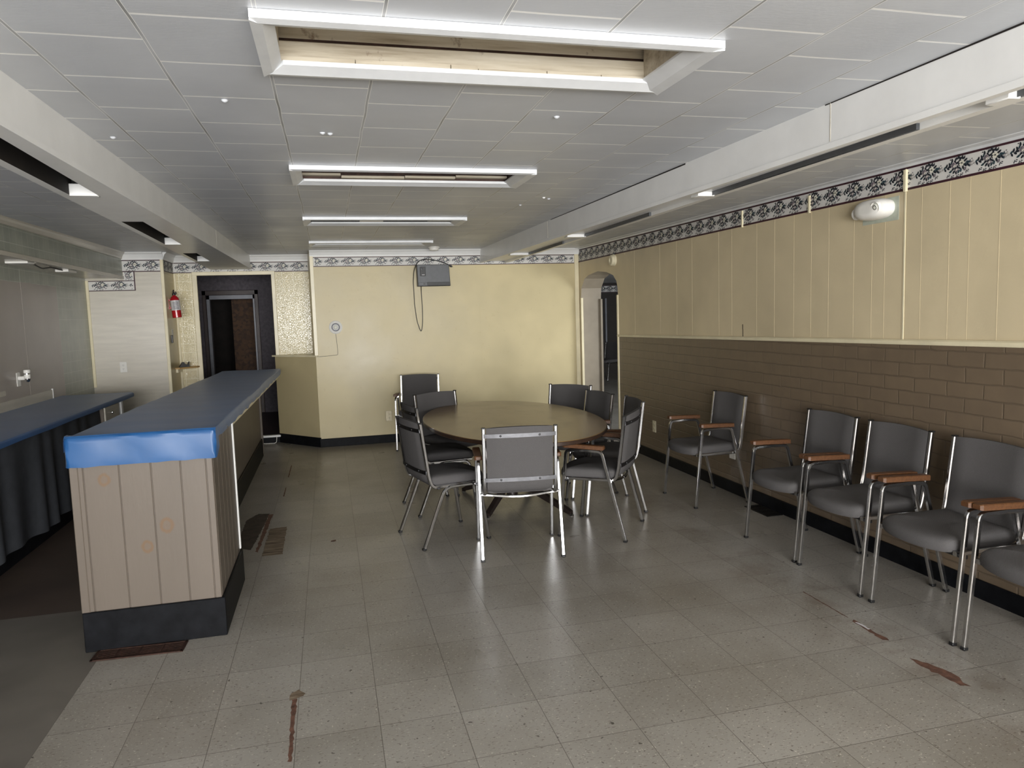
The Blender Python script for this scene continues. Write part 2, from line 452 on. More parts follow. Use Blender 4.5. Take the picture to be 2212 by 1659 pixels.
# ------------------------------------------------------------------ camera
def make_camera():
    f, yaw, pit, rol = 1563.6667, 0.2453939, -0.0960997, -0.0311140
    cy, sy, cp, sp, cr, sr = math.cos(yaw), math.sin(yaw), math.cos(pit), math.sin(pit), math.cos(rol), math.sin(rol)
    fwd = Vector((sy * cp, cy * cp, sp)); right = Vector((cy, -sy, 0)); up = right.cross(fwd)
    r2 = right * cr + up * sr; u2 = up * cr - right * sr
    cam = bpy.data.cameras.new('camera'); o = bpy.data.objects.new('camera', cam); COL.objects.link(o)
    cam.sensor_fit = 'HORIZONTAL'; cam.sensor_width = 36.0; cam.lens = f / 2212 * 36.0
    cam.clip_start = .05
    Mx = Matrix((( r2.x, u2.x, -fwd.x, 0), (r2.y, u2.y, -fwd.y, 0), (r2.z, u2.z, -fwd.z, 1.51999), (0, 0, 0, 1)))
    o.matrix_world = Mx; SC.camera = o
make_camera()

# ------------------------------------------------------------------ room shell
XR, XL, YB, YA, YO = 3.16, -2.56, 8.90, 9.50, 8.925
YF = -4.3                      # street front behind the camera
def zc(y): return 2.25 + .0095 * y

def floor():
    m = MB(); m.box(-1.11, XR + .3, YF, 9.52, -.1, 0, 0); m.box(XR + .3, 9.5, 6.2, 17, -.1, 0, 0)
    struct(m.build('floor', M['floor']))
    m = MB(); m.box(XL - .1, -1.11, 4.24, 9.52, -.1, 0, 0); m.box(XL - .1, -1.11, YF, 4.24, -.1, 0, 1)
    struct(m.build('floor_bar', [M['lino'], M['lino_grey']]))
floor()

FRAMES = [(1.90, 2.34), (3.80, 4.26), (5.80, 6.20), (7.73, 8.12)]   # outer y of the four light frames
FX0, FX1 = -.145, 1.125
def ceiling():
    m = MB()
    xs = [XL - .1, FX0 + .05, FX1 - .07, XR + .1]
    ys = [YF]
    for a, b in FRAMES: ys += [a + .08, b - .05]
    ys += [YA + .1]
    for i in range(len(xs) - 1):
        for j in range(len(ys) - 1):
            if i == 1 and j % 2 == 1: continue
            x0, x1, y0, y1 = xs[i], xs[i + 1], ys[j], ys[j + 1]
            m.quad((x0, y0, zc(y0)), (x0, y1, zc(y1)), (x1, y1, zc(y1)), (x1, y0, zc(y0)))
    # paint blobs left on the tiles
    for x, y in ((.02, 3.12), (.05, 3.13), (1.95 - .5, 4.75), (1.5, 4.8), (1.38, 5.1), (-.8, 3.3), (.9, 2.75), (-.3, 2.7)):
        m.lathe([(.012, zc(y) - .001), (.009, zc(y) - .006), (.003, zc(y) - .009)], 0, 8, Matrix.Translation((x, y, 0)))
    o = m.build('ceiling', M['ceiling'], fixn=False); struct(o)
    m = MB()   # slab above keeps daylight out
    m.box(XL - .2, XR + .4, YF - .1, YA + .3, 2.62, 2.7); struct(m.build('ceiling_slab', M['dark']))
ceiling()

ARCH = [(8.83, 0), (8.83, 1.714), (8.815, 1.819), (8.69, 1.935), (8.54, 1.973), (8.23, 2.0), (7.942, 1.972), (7.749, 1.926), (7.655, 1.857), (7.622, 1.784), (7.615, 1.712), (7.615, 0)]
XW = 3.43
def rail_z(y, top=True): return (1.354 - .0129 * y) if top else (1.319 - .0119 * y)
def wall_right():
    m = MB()
    # near stretch: lower brick, upper panel, in steps so the rail line may slope
    n = 12; y0, y1 = YF, 7.615
    for i in range(n):
        a = y0 + (y1 - y0) * i / n; b = y0 + (y1 - y0) * (i + 1) / n
        for x in (XR,):
            m.quad((x, a, 0), (x, b, 0), (x, b, rail_z(b)), (x, a, rail_z(a)), 1)
            m.quad((x, a, rail_z(a)), (x, b, rail_z(b)), (x, b, 2.5), (x, a, 2.5), 0)
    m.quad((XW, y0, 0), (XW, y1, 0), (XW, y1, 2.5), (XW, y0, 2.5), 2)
    # far stretch
    for x, k in ((XR, 0), (XW, 2)):
        m.quad((x, 8.83, 0), (x, 9.0, 0), (x, 9.0, 2.5), (x, 8.83, 2.5), k)
        for i in range(1, len(ARCH) - 2):
            p, q = ARCH[i], ARCH[i + 1]
            m.quad((x, p[0], p[1]), (x, q[0], q[1]), (x, q[0], 2.5), (x, p[0], 2.5), k)
    for i in range(len(ARCH) - 1):
        p, q = ARCH[i], ARCH[i + 1]
        m.quad((XR, p[0], p[1]), (XR, q[0], q[1]), (XW, q[0], q[1]), (XW, p[0], p[1]), 3)
    o = m.build('wall_right', [M['cream_r'], M['brick'], M['darkwall'], M['reveal']], fixn=False); struct(o)
    # panel seams, thin pale ridges at the uneven plank spacing of the sheet
    m = MB()
    for y, w in ((7.155, .006), (5.908, .007), (4.676, .007), (4.263, .005), (4.088, .005), (3.855, .003), (3.701, .004), (3.599, .004), (3.331, .0025), (3.148, .005), (3.026, .0025), (2.855, .005), (2.6, .004), (6.55, .003), (6.2, .003), (5.45, .003), (5.25, .003), (4.9, .003), (4.45, .003), (2.3, .005), (1.9, .004)):
        m.box(XR - .0007, XR, y - w * .32, y + w * .32, rail_z(y) - .002, 2.127 + .003 * y, 0)
    struct(m.build('wall_right_seams', M['seam']))
    # three loose joint strips: full height cover strips
    for k, (y, z0, z1, w) in enumerate(((3.449, rail_z(3.449), 2.255, .02), (4.28, 2.13, 2.245, .018), (5.09, 2.135, 2.262, .014))):
        m = MB(); m.box(XR - (.003 if k == 0 else .011), XR + .0, y - w / 2 * (.6 if k == 0 else 1), y + w / 2 * (.6 if k == 0 else 1), z0, z1, 0, .001, 1)
        if k == 0: m.box(XR - .016, XR, y - .016, y + .004, 2.13, 2.25, 0, .002, 1)
        struct(m.build('trim_%d' % (20 + k), M['cream_trim']))
    m = MB(); m.box(XR - .0012, XR, 5.085, 5.092, rail_z(5.09), 1.345, 0); m.box(XR - .0014, XR, 5.088, 5.095, 1.345, 1.385, 0)
    struct(m.build('wall_right_crack', M['dark']))
    # chair rail
    m = MB(); a, b = YF, 7.615
    ring = lambda y: [(XR, y, rail_z(y, False)), (XR - .016, y, rail_z(y, False) + .003), (XR - .022, y, rail_z(y) - .008), (XR - .012, y, rail_z(y)), (XR, y, rail_z(y))]
    m.loft([ring(a), ring(b)], 0, False); struct(m.build('trim_1', M['cream_trim']))
    # arch jamb casings
    m = MB(); m.box(XR - .012, XR + .004, 7.60, 7.632, 0, 1.70, 0, .003, 1); m.box(XR - .008, XR + .02, 8.815, 8.842, 0, 1.70, 0, .002, 1)
    m.box(XW - .02, XW + .01, 8.805, 8.84, 0, 1.68, 1, .003, 1)
    struct(m.build('trim_2', [M['cream_trim'], M['reveal']]))
    # baseboards
    m = MB(); rnd = random.Random(3)
    m.box(XR - .014, XR, YF, 7.60, 0, .098, 0, .003, 1)
    struct(m.build('baseboard_right', M['base_black']))
wall_right()

def wall_back():
    m = MB(); m.quad((-.16, YB, 0), (XR, YB, 0), (XR, YB, 2.5), (-.16, YB, 2.5))
    # return into the alcove above the half wall
    m.quad((-.16, YB, 1.09), (-.205, YA, 1.09), (-.205, YA, 2.5), (-.16, YB, 2.5))
    struct(m.build('wall_back', M['cream'], fixn=False))
    m = MB(); m.box(1.846, 1.854, YB - .0007, YB, .1, 2.145); m.box(-.13, 1.9, YB - .0006, YB, 1.196, 1.200); m.box(.86, .866, YB - .0006, YB, .1, 1.2)
    struct(m.build('wall_back_seams', M['cream']))
    m = MB()  # angled half wall with its cap
    m.quad((-.16, YB, 0), (-.665, YA, 0), (-.665, YA, 1.085), (-.16, YB, 1.085))
    struct(m.build('wall_angled', M['cream'], fixn=False))
    m = MB(); m.prism([(-.13, YB - .012), (-.70, YA - .03), (-.70, YA), (-.2, YA), (-.13, YB + .02)], 2, 1.085, 1.103)
    struct(m.build('trim_3', M['cream_trim']))
    m = MB(); m.box(-.172, -.13, YB - .012, YB + .01, 1.103, 2.33, 0, .003, 1); struct(m.build('trim_4', M['cream_trim']))
    m = MB(); m.box(3.10, 3.155, YB - .014, YB, .0, 2.258, 0, .004, 1); struct(m.build('trim_5', M['cream_trim']))
    m = MB()
    m.box(-.165, .94, YB - .014, YB, 0, .1, 0, .003, 1); m.box(.944, XR - .02, YB - .013, YB, 0, .1, 0, .003, 1)
    struct(m.build('baseboard_back', M['base_black']))
    m = MB()
    d = Vector((-.505, .6, 0)).normalized(); nrm = Vector((d.y * -1, d.x, 0))
    p0 = Vector((-.165, YB - .012, 0)); p1 = Vector((-.665, YA - .012, 0))
    m.prism([(p0.x, p0.y), (p1.x, p1.y), (p1.x + .014, p1.y + .012), (p0.x + .014, p0.y + .012)], 2, 0, .115)
    struct(m.build('baseboard_angled', M['base_black']))
    # crown
    m = MB(); crown(m, (-.17, YB), (XR, YB), (0, -1), 2.258)
    struct(m.build('trim_6', M['white_trim']))
def crown(m, a, b, nrm, z0):
    """small cove moulding from a to b on the wall, nrm points into the room"""
    R = []
    for p in (a, b):
        zt = zc(p[1]) - .0005
        prof = [(0, z0), (.010, z0), (.014, z0 + .02), (.03, zt - .025), (.045, zt - .012), (.05, zt), (0, zt)]
        R.append([(p[0] + nrm[0] * t, p[1] + nrm[1] * t, z) for t, z in prof])
    m.loft(R, 0, False)
wall_back()

def alcove():
    DL, DR, DT = -1.507, -.652, 2.10
    m = MB()
    y = YA
    m.quad((-1.767, y, 0), (DL, y, 0), (DL, y, 2.5), (-1.767, y, 2.5))
    m.quad((DR, y, 0), (-.19, y, 0), (-.19, y, 2.5), (DR, y, 2.5))
    m.quad((DL, y, DT), (DR, y, DT), (DR, y, 2.5), (DL, y, 2.5))
    struct(m.build('wall_alcove_back', M['tileboard'], fixn=False))
    m = MB()  # return wall with the extinguisher
    m.quad((-1.767, YO, 0), (-1.767, YA, 0), (-1.767, YA, 2.5), (-1.767, YO, 2.5))
    struct(m.build('wall_alcove_left', M['cream'], fixn=False))
    m = MB(); m.quad((XL, YO, 0), (-1.767, YO, 0), (-1.767, YO, 2.5), (XL, YO, 2.5))
    struct(m.build('wall_bar_end', M['pinkwall'], fixn=False))
    m = MB()
    m.box(-1.79, -1.757, YO - .012, YO + .02, 0, 2.25, 0, .003, 1); m.box(-1.767, -1.74, YA - .02, YA, 0, 2.13, 0, .003, 1)
    m.box(XL, XL + .03, YO - .012, YO, .85, 2.03, 0, .003, 1)
    struct(m.build('trim_7', M['cream_trim']))
    m = MB()  # door casing
    m.box(DL - .055, DL, y - .018, y, 0, DT + .045, 0, .004, 1); m.box(DR, DR + .045, y - .018, y, 0, DT + .045, 0, .004, 1)
    m.box(DL - .055, DR + .045, y - .019, y, DT, DT + .045, 0, .004, 1)
    struct(m.build('door_1', M['cream_trim']))
    m = MB()
    crown(m, (-1.767, YA), (-.19, YA), (0, -1), 2.258); crown(m, (-2.2, YO), (-1.757, YO), (0, -1), 2.25); crown(m, (-1.767, YO), (-1.767, YA), (1, 0), 2.25)
    struct(m.build('trim_8', M['white_trim']))
    # passage beyond the doorway, one step up
    m = MB(); m.box(-2.6, .2, YA + .004, 16, .0, .095, 0); struct(m.build('floor_passage', M['brown_trim']))
    m = MB(); m.box(DL, DR, YA - .035, YA + .04, .072, .098, 0, .004, 1); struct(m.build('trim_9', M['white_trim']))
    m = MB(); m.box(DL, DR, YA - .005, YA + .02, 0, .072, 0); struct(m.build('trim_10', M['base_black']))
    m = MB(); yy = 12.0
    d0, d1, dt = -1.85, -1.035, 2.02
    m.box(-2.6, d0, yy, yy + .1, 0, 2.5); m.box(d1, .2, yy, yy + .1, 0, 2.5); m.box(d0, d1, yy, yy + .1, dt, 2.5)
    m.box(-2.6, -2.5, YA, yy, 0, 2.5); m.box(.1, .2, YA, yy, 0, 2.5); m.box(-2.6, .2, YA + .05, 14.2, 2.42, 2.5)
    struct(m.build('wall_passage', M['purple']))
    m = MB()
    m.box(d0 - .0, d0 + .055, yy - .02, yy + .1, .095, dt + .0, 0, .005, 1); m.box(d1 - .055, d1 + .0, yy - .02, yy + .1, .095, dt, 0, .005, 1); m.box(d0, d1, yy - .02, yy + .1, dt - .07, dt, 0, .005, 1)
    g = .075
    m.box(d0 + .055, d0 + .055 + .05, yy, yy + .12, .095, dt - .07, 1, .004, 1); m.box(d1 - .055 - .03, d1 - .055, yy, yy + .12, .095, dt - .07, 1, .004, 1); m.box(d0 + .055, d1 - .055, yy, yy + .12, dt - .07 - .065, dt - .07, 1, .004, 1)
    struct(m.build('door_2', [M['brown_trim'], M['grey_trim']]))
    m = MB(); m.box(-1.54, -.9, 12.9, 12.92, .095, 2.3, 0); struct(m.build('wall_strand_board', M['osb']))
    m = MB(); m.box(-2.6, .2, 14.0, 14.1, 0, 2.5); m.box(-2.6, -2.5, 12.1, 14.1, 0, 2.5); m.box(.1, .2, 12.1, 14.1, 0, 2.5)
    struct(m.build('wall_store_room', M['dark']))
alcove()

def wall_left():
    m = MB(); m.quad((XL, YF, 0), (XL, YO, 0), (XL, YO, 2.5), (XL, YF, 2.5))
    struct(m.build('wall_left', M['leftwall'], fixn=False))
    m = MB(); zb = 2.04
    # soffit: tile board face, painted lip and underside
    m.quad((-2.18, YF, zb + .03), (-2.18, YO, zb + .03), (-2.18, YO, 2.4), (-2.18, YF, 2.4), 0)
    m.box(-2.20, -2.168, YF, YO, zb, zb + .034, 1, .003, 1)
    m.quad((XL, YF, zb + .012), (XL, YO, zb + .012), (-2.19, YO, zb + .012), (-2.19, YF, zb + .012), 1)
    struct(m.build('beam_soffit', [M['leftwall'], M['pinkwall']], fixn=False))
    m = MB(); crown(m, (-2.18, YF), (-2.18, YO), (1, 0), 2.262); struct(m.build('trim_11', M['pinkwall']))
    m = MB(); m.box(XL, XL + .012, 7.655, 7.668, .86, .955, 0); m.box(XL, XL + .008, 6.2, 7.655, .86, .945, 1)
    struct(m.build('trim_12', [M['white_trim'], M['pinkwall']]))
    m = MB(); m.box(XL, XL + .0012, 7.163, 7.169, .86, 2.04); struct(m.build('trim_13', M['leftwall']))
wall_left()

def front_wall():
    """street front behind the camera: low wall, wide shop window, glazed door at its right end"""
    m = MB(); y0, y1 = YF - .15, YF
    m.box(XL - .1, -2.2, y0, y1, 0, 2.5); m.box(2.9, XR + .3, y0, y1, 0, 2.5)
    m.box(-2.2, 2.9, y0, y1, 0, .3); m.box(-2.2, 2.9, y0, y1, 2.18, 2.5)
    struct(m.build('wall_front', M['cream_r']))
    m = MB()
    for x in (-2.2, -.5, 1.15, 2.85): m.box(x, x + .05, y0 + .03, y1 - .03, .3, 2.15)
    m.box(-2.2, 2.9, y0 + .03, y1 - .03, .3, .35); m.box(-2.2, 2.9, y0 + .03, y1 - .03, 2.1, 2.15)
    struct(m.build('window_1', M['white_trim']))
front_wall()

def next_room():
    m = MB()
    m.quad((XW, 16.5, 0), (9.5, 16.5, 0), (9.5, 16.5, 2.5), (XW, 16.5, 2.5)); m.quad((9.5, 6.2, 0), (9.5, 16.5, 0), (9.5, 16.5, 2.5), (9.5, 6.2, 2.5))
    m.quad((XW, 6.2, 0), (9.5, 6.2, 0), (9.5, 6.2, 2.5), (XW, 6.2, 2.5))
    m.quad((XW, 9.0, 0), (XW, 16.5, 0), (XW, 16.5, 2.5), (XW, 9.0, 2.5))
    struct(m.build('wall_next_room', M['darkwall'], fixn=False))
    m = MB(); m.quad((XW, 6.2, 2.2), (9.5, 6.2, 2.2), (9.5, 16.6, 2.2), (XW, 16.6, 2.2)); struct(m.build('ceiling_next_room', M['ceil_frame'], fixn=False))
    m = MB(); m.box(6.50, 6.54, 16.47, 16.5, .75, 1.83); struct(m.build('trim_14', M['grey_trim']))
next_room()

# ------------------------------------------------------------------ ceiling beams with light slots
def beam(side):
    """side -1 left, +1 right: fascia, bottom ledge, underside with slots"""
    m = MB()
    if side < 0:
        xf = -.885; yend = YA; slots = [(2.15, 3.74), (4.68, 6.15), (6.98, 8.0)]; inner = lambda y: -.93 - .036 * (y - 2.4); w = .115
    else:
        xf = 1.872; yend = YB; slots = [(.5, 1.80), (2.1, 3.60), (4.35, 5.75), (6.3, 7.66)]; inner = lambda y: 1.955 + .03 * (y - 1.9); w = .014
    s = side
    zb = lambda y: zc(y) - .172
    ys = sorted({YF, yend} | {a for p in slots for a in p} | {y * 1.0 for y in range(0, 9)})
    for a, b in zip(ys[:-1], ys[1:]):
        # fascia face, the lower 28 mm is a proud lip
        m.quad((xf, a, zc(a) + .02), (xf, b, zc(b) + .02), (xf, b, zb(b) + .026), (xf, a, zb(a) + .026), 0)
        xo = xf - s * .012
        m.quad((xf, a, zb(a) + .026), (xf, b, zb(b) + .026), (xo, b, zb(b) + .022), (xo, a, zb(a) + .022), 0)
        m.quad((xo, a, zb(a) + .022), (xo, b, zb(b) + .022), (xo, b, zb(b)), (xo, a, zb(a)), 0)
        mid = (a + b) / 2
        o1 = lambda y: inner(y) + s * w; o2 = lambda y: inner(y) + s * (w + .04)
        if s < 0:
            m.quad((xo, a, zb(a)), (xo, b, zb(b)), (inner(b), b, zb(b)), (inner(a), a, zb(a)), 0)
            if not any(p <= mid <= q for p, q in slots):
                m.quad((inner(a), a, zb(a)), (inner(b), b, zb(b)), (o1(b), b, zb(b)), (o1(a), a, zb(a)), 0)
        else:
            lip = xo + .028; h = .022
            m.quad((xo, a, zb(a)), (xo, b, zb(b)), (lip, b, zb(b)), (lip, a, zb(a)), 0)
            m.quad((lip, a, zb(a)), (lip, b, zb(b)), (lip, b, zb(b) + h), (lip, a, zb(a) + h), 0)
            m.quad((lip, a, zb(a) + h), (lip, b, zb(b) + h), (inner(b), b, zb(b) + h), (inner(a), a, zb(a) + h), 0)
            if not any(p <= mid <= q for p, q in slots):
                m.quad((inner(a), a, zb(a) + h), (inner(b), b, zb(b) + h), (o1(b), b, zb(b) + h), (o1(a), a, zb(a) + h), 0)
            m.quad((o1(a), a, zb(a)), (o1(b), b, zb(b)), (o1(b), b, zb(b) + h), (o1(a), a, zb(a) + h), 0)
        m.quad((o1(a), a, zb(a)), (o1(b), b, zb(b)), (o2(b), b, zb(b)), (o2(a), a, zb(a)), 0)
        m.quad((o2(a), a, zb(a)), (o2(b), b, zb(b)), (o2(b), b, zc(b)), (o2(a), a, zc(a)), 0)
    if s > 0:
        for a, b in ((1.3, 2.45), (3.56, 5.95)):
            m.add([(xf - .001, a, zc(a) - .007), (xf - .001, b, zc(b) - .004), (xf - .001, b, zc(b)), (xf - .001, a, zc(a))], [(0, 1, 2, 3)], 1)
        for y in (2.42, 6.05): m.box(xf - .0012, xf, y - .002, y + .002, zb(y) + .03, zc(y), 2)
    else:
        m.box(xf, xf + .0012, 6.70, 6.704, zb(6.7) + .03, zc(6.7), 2)
    struct(m.build('beam_left' if s < 0 else 'beam_right', [M['white_trim'], M['dark'], M['pinkwall']], fixn=False))
    word = ['nearest', 'middle', 'farthest'] if s < 0 else ['nearest', 'second', 'third', 'farthest']
    for k, (a, b) in enumerate(slots):
        root = empty('light_slot', ((inner((a + b) / 2) + s * w / 2), (a + b) / 2, zb(b)),
                     ('dark empty light slot in the left ceiling beam above the bar, %s of three' % word[k]) if s < 0 else
                     ('narrow empty light slot under the right ceiling beam, %s of four along it' % word[k]), 'light fitting', 'empty light slots in the beams')
        h = MB()
        i0, i1 = (inner(a), inner(b))
        zt = .12
        h.quad((i0, a, zb(a)), (i1, b, zb(b)), (i1, b, zb(b) + zt), (i0, a, zb(a) + zt)); h.quad((i0 + s * w, a, zb(a)), (i1 + s * w, b, zb(b)), (i1 + s * w, b, zb(b) + zt), (i0 + s * w, a, zb(a) + zt))
        h.quad((i0, a, zb(a) + zt), (i1, b, zb(b) + zt), (i1 + s * w, b, zb(b) + zt), (i0 + s * w, a, zb(a) + zt)); h.quad((i0, a, zb(a)), (i0 + s * w, a, zb(a)), (i0 + s * w, a, zb(a) + zt), (i0, a, zb(a) + zt))
        h.build('housing', M['dark'] if s < 0 else M['appliance'], root, fixn=False)
        e = MB(); x0, x1 = sorted((i1, i1 + s * w)) if s < 0 else (xf + .05, i1 + w); e.box(x0, x1, b - (.05 if s < 0 else .08), b, zb(b) - .004, zb(b) + (.05 if s < 0 else .021), 0, .003, 1); e.build('end_plate', M['white_trim'], root)
        localize(root)
beam(-1); beam(1)

# ------------------------------------------------------------------ ceiling light frames
def light_frames():
    desc = ['large empty ceiling light frame nearest the camera, aged boards showing inside',
            'empty ceiling light frame second from the camera, torn liner and dark gap inside',
            'narrow looking third ceiling light frame, between the second one and the one by the back wall',
            'farthest empty ceiling light frame, just in front of the back wall border']
    for k, (y0, y1) in enumerate(FRAMES):
        root = empty('ceiling_light_frame', ((FX0 + FX1) / 2, (y0 + y1) / 2, zc(y0)), desc[k], 'light frame', 'empty ceiling light frames')
        z = lambda y: zc(y)
        def railx(ya, yb, x0, x1, mit, mat=0, name='rail', drop=.036):
            m = MB()
            # bevelled rail along x, mitred ends
            prof = [(ya, -.001), (ya, -drop), (ya + (yb - ya) * .35, -drop - .004), (yb, -.012), (yb, .001)]
            R = []
            for x, sg in ((x0, 1), (x1, -1)):
                R.append([(x + sg * mit * abs((y - ya) / (yb - ya)), y, z(y) + dz) for y, dz in prof])
            m.loft(R, 0, False); m.build(name, M['ceil_frame'], root)
        railx(y0, y0 + .075, FX0, FX1, .05, name='near_rail', drop=.022)
        railx(y1, y1 - .075, FX0, FX1, .06, name='far_rail', drop=.022)
        for nm, xa, xb in (('side_rail', FX0, FX0 + .055), ('side_rail', FX1, FX1 - .085)):
            m = MB()
            prof = [(xa, -.001), (xa, -.028), (xa + (xb - xa) * .5, -.024), (xb, -.006), (xb, .001)]
            R = []
            for y, sg in ((y0 + .002, 1), (y1 - .002, -1)):
                R.append([(x, y + sg * .07 * abs((x - xa) / (xb - xa)), z(y) + dz) for x, dz in prof])
            m.loft(R, 0, False); m.build(nm, M['ceil_frame'], root)
        # recess: boards on the four sides and a lid
        a, b, c, d = FX0 + .05, FX1 - .07, y0 + .07, y1 - .05
        zt = z(y0) + .17
        mt = M['old_wood'] if k == 0 else (M['register'] if k == 1 else M['dark'])
        m = MB()
        m.box(a - .02, b + .02, d, d + .02, z(y1) - .004, z(y1) + .064, 0, .002, 1); m.box(a - .02, b + .02, d + .022, d + .04, z(y1) + .078, zt, 0); m.box(a - .02, b + .02, d + .02, d + .042, z(y1) + .03, z(y1) + .078, 1)
        m.build('far_board', [mt, M['register']], root)
        m = MB(); m.box(b - .0, b + .02, c, d, z(y0), zt, 0); m.build('end_board', mt, root)
        m = MB(); m.box(a - .02, a, c, d, z(y0), zt, 0); m.build('end_board', mt, root)
        m = MB(); m.box(a - .02, b + .02, c - .02, c, z(y0) + .002, zt, 0); m.build('near_board', mt, root)
        m = MB(); m.box(a - .02, b + .02, c - .02, d + .045, zt, zt + .02, 0); m.build('lid_board', mt if k == 0 else M['dark'], root)
        if k in (1, 2):
            m = MB(); x = a
            rr = random.Random(k)
            while x < b - .06:
                w = min(rr.uniform(.18, .4), b - x)
                zz = z(y1) + rr.uniform(.0, .02)
                m.box(x, x + w - .004, d - .045, d - .004, zz, zz + .012, 0)
                x += w
            m.build('torn_liner', M['old_wood'], root)
        if k == 0:
            m = MB(); rr = random.Random(5); x = a
            while x < b - .04:
                w = min(rr.uniform(.08, .3), b - x); m.box(x, x + w - .003, d - .012, d, z(y1) - .002 - rr.uniform(0, .004), z(y1) + rr.uniform(.008, .018), 0); x += w
            m.build('flaking_strip', M['old_wood'], root)
        localize(root)
light_frames()

# ------------------------------------------------------------------ floral wallpaper border
def floral(name, segs):
    """segs: list of (origin, udir, length, z_bottom(u), z_top(u), normal, phase)"""
    m = MB(); P = .19
    mats = [M['paper'], M['maroon'], M['leaf'], M['leaf2'], M['rose'], M['rose2'], M['petal']]
    for (o, ud, L, zb, zt, nr, ph, lines) in segs:
        o = Vector(o); ud = Vector(ud); nr = Vector(nr)
        def pt(u, v, lift): return o + ud * u + Vector((0, 0, zb(u) + (zt(u) - zb(u)) * v)) + nr * lift
        n = max(1, int(L / .5))
        for i in range(n):
            a, b = L * i / n, L * (i + 1) / n
            m.quad(pt(a, 0, .0008), pt(b, 0, .0008), pt(b, 1, .0008), pt(a, 1, .0008), 0)
            for v0, v1 in lines:
                m.quad(pt(a, v0, .0014), pt(b, v0, .0014), pt(b, v1, .0014), pt(a, v1, .0014), 1)
        def shape(u, v, poly, mat, lift):
            if u < .02 or u > L - .02: return
            H = zt(u) - zb(u)
            pts = [pt(u + x, v + y / H, lift) for x, y in poly]
            m.add(pts, [tuple(range(len(pts)))], mat)
        def ell(u, v, rx, ry, ang, mat, lift, n=7, tip=1.0):
            poly = []
            for j in range(n):
                a = 2 * PI * j / n; x = math.cos(a) * rx; y = math.sin(a) * ry * (1 if tip == 1 else (1 - .35 * abs(math.cos(a))))
                poly.append((x * math.cos(ang) - y * math.sin(ang), x * math.sin(ang) + y * math.cos(ang)))
            shape(u, v, poly, mat, lift)
        k0 = -1
        for k in range(k0, int(L / P) + 2):
            c = k * P + ph
            if c < -.1 or c > L + .1: continue
            rr = random.Random(11)
            sc = (zt(max(0, min(L, c))) - zb(max(0, min(L, c)))) / .125
            def E(u, v, rx, ry, ang, mat, lift, n=7, tip=1.0): ell(c + u * .00112 * sc ** .3, v, rx * .001 * sc, ry * .001 * sc, ang, mat, lift, n, tip)
            # dark leaves round the bouquet
            for (u, v, a, mt) in ((-48, .50, 2.6, 2), (-40, .66, 2.0, 2), (-34, .36, 3.6, 3), (-26, .80, 1.7, 2), (-6, .82, 1.2, 2), (6, .86, .9, 2), (16, .82, 1.9, 2), (26, .84, .7, 2), (36, .80, .2, 2), (48, .72, .6, 2), (56, .62, .1, 3), (46, .50, 5.6, 2), (34, .42, 5.2, 2), (22, .34, 4.6, 3), (10, .30, 4.2, 3), (-4, .28, 4.9, 2), (-16, .32, 4.0, 2), (2, .66, .4, 2), (12, .58, 5.0, 2), (-22, .44, 3.9, 2), (60, .50, 5.3, 2), (-56, .62, 1.2, 2)):
                E(u, v, 11.0, 6.6, a, mt, .0018, 7, .6)
            for (u, v, a) in ((-34, .56, .4), (-30, .70, 1.2), (-10, .72, 2.2), (-8, .46, .6), (4, .50, 1.9), (14, .72, .3), (14, .44, 2.6), (40, .66, 1.4), (42, .56, .2), (-44, .56, 1.0), (54, .54, .9), (66, .60, .3), (66, .46, 5.5), (32, .54, 2.0), (-66, .56, .7), (-64, .46, 2.2)):
                E(u, v, 10, 6, a, 2 if (u % 3) else 3, .0017, 7, .6)
            # hanging sprigs
            for (su, sv) in ((-44, .24), (-22, .18), (6, .17), (28, .20), (58, .30)):
                for q in range(4):
                    E(su + (-1) ** q * 4 - q * 1.5, sv - q * .028, 5.6, 2.5, 2.2 + (-1) ** q * .7, 2, .0018, 6)
            # little buds along the top
            for (su, sv) in ((-36, .84), (-14, .92), (10, .94), (20, .93), (30, .91), (42, .86), (70, .66), (76, .58), (72, .46), (80, .70)):
                E(su, sv, 4.0, 3.2, .5, 2 if su < 60 else 5, .0018, 6)
            # filler flowers between bouquets
            for (su, sv) in ((78, .46), (84, .60), (72, .54), (90, .50)):
                E(su, sv, 6, 4.5, sv * 7, 5, .0019, 6); E(su, sv, 3, 2.4, 0, 6, .0021, 6)
            # mauve rose
            E(-18, .60, 16, 14, .4, 4, .0022, 10); E(-21, .64, 10, 5, .9, 5, .0024, 8); E(-15, .55, 11, 3.5, .5, 6, .0024, 8); E(-23, .55, 7, 3, 2.4, 5, .0025, 8)
            # pale open flower
            for q in range(5): E(27 + 9 * math.cos(q * 1.257), .62 + .07 * math.sin(q * 1.257), 8, 6.5, q * 1.257, 6, .0022, 8)
            E(27, .62, 4.2, 3.8, 0, 2, .0025, 7)
            # small grey rose below
            E(0, .38, 12, 9.5, .2, 4, .0023, 9); E(0, .39, 6, 3.5, .6, 6, .0025, 7); E(3, .33, 8, 3, .1, 5, .0025, 7)
            E(44, .36, 10, 7, .8, 5, .0022, 8); E(44, .36, 5, 3, .8, 4, .0024, 7)
    struct(m.build(name, mats, fixn=False))
LN = [(.0, .08), (.925, 1.0)]
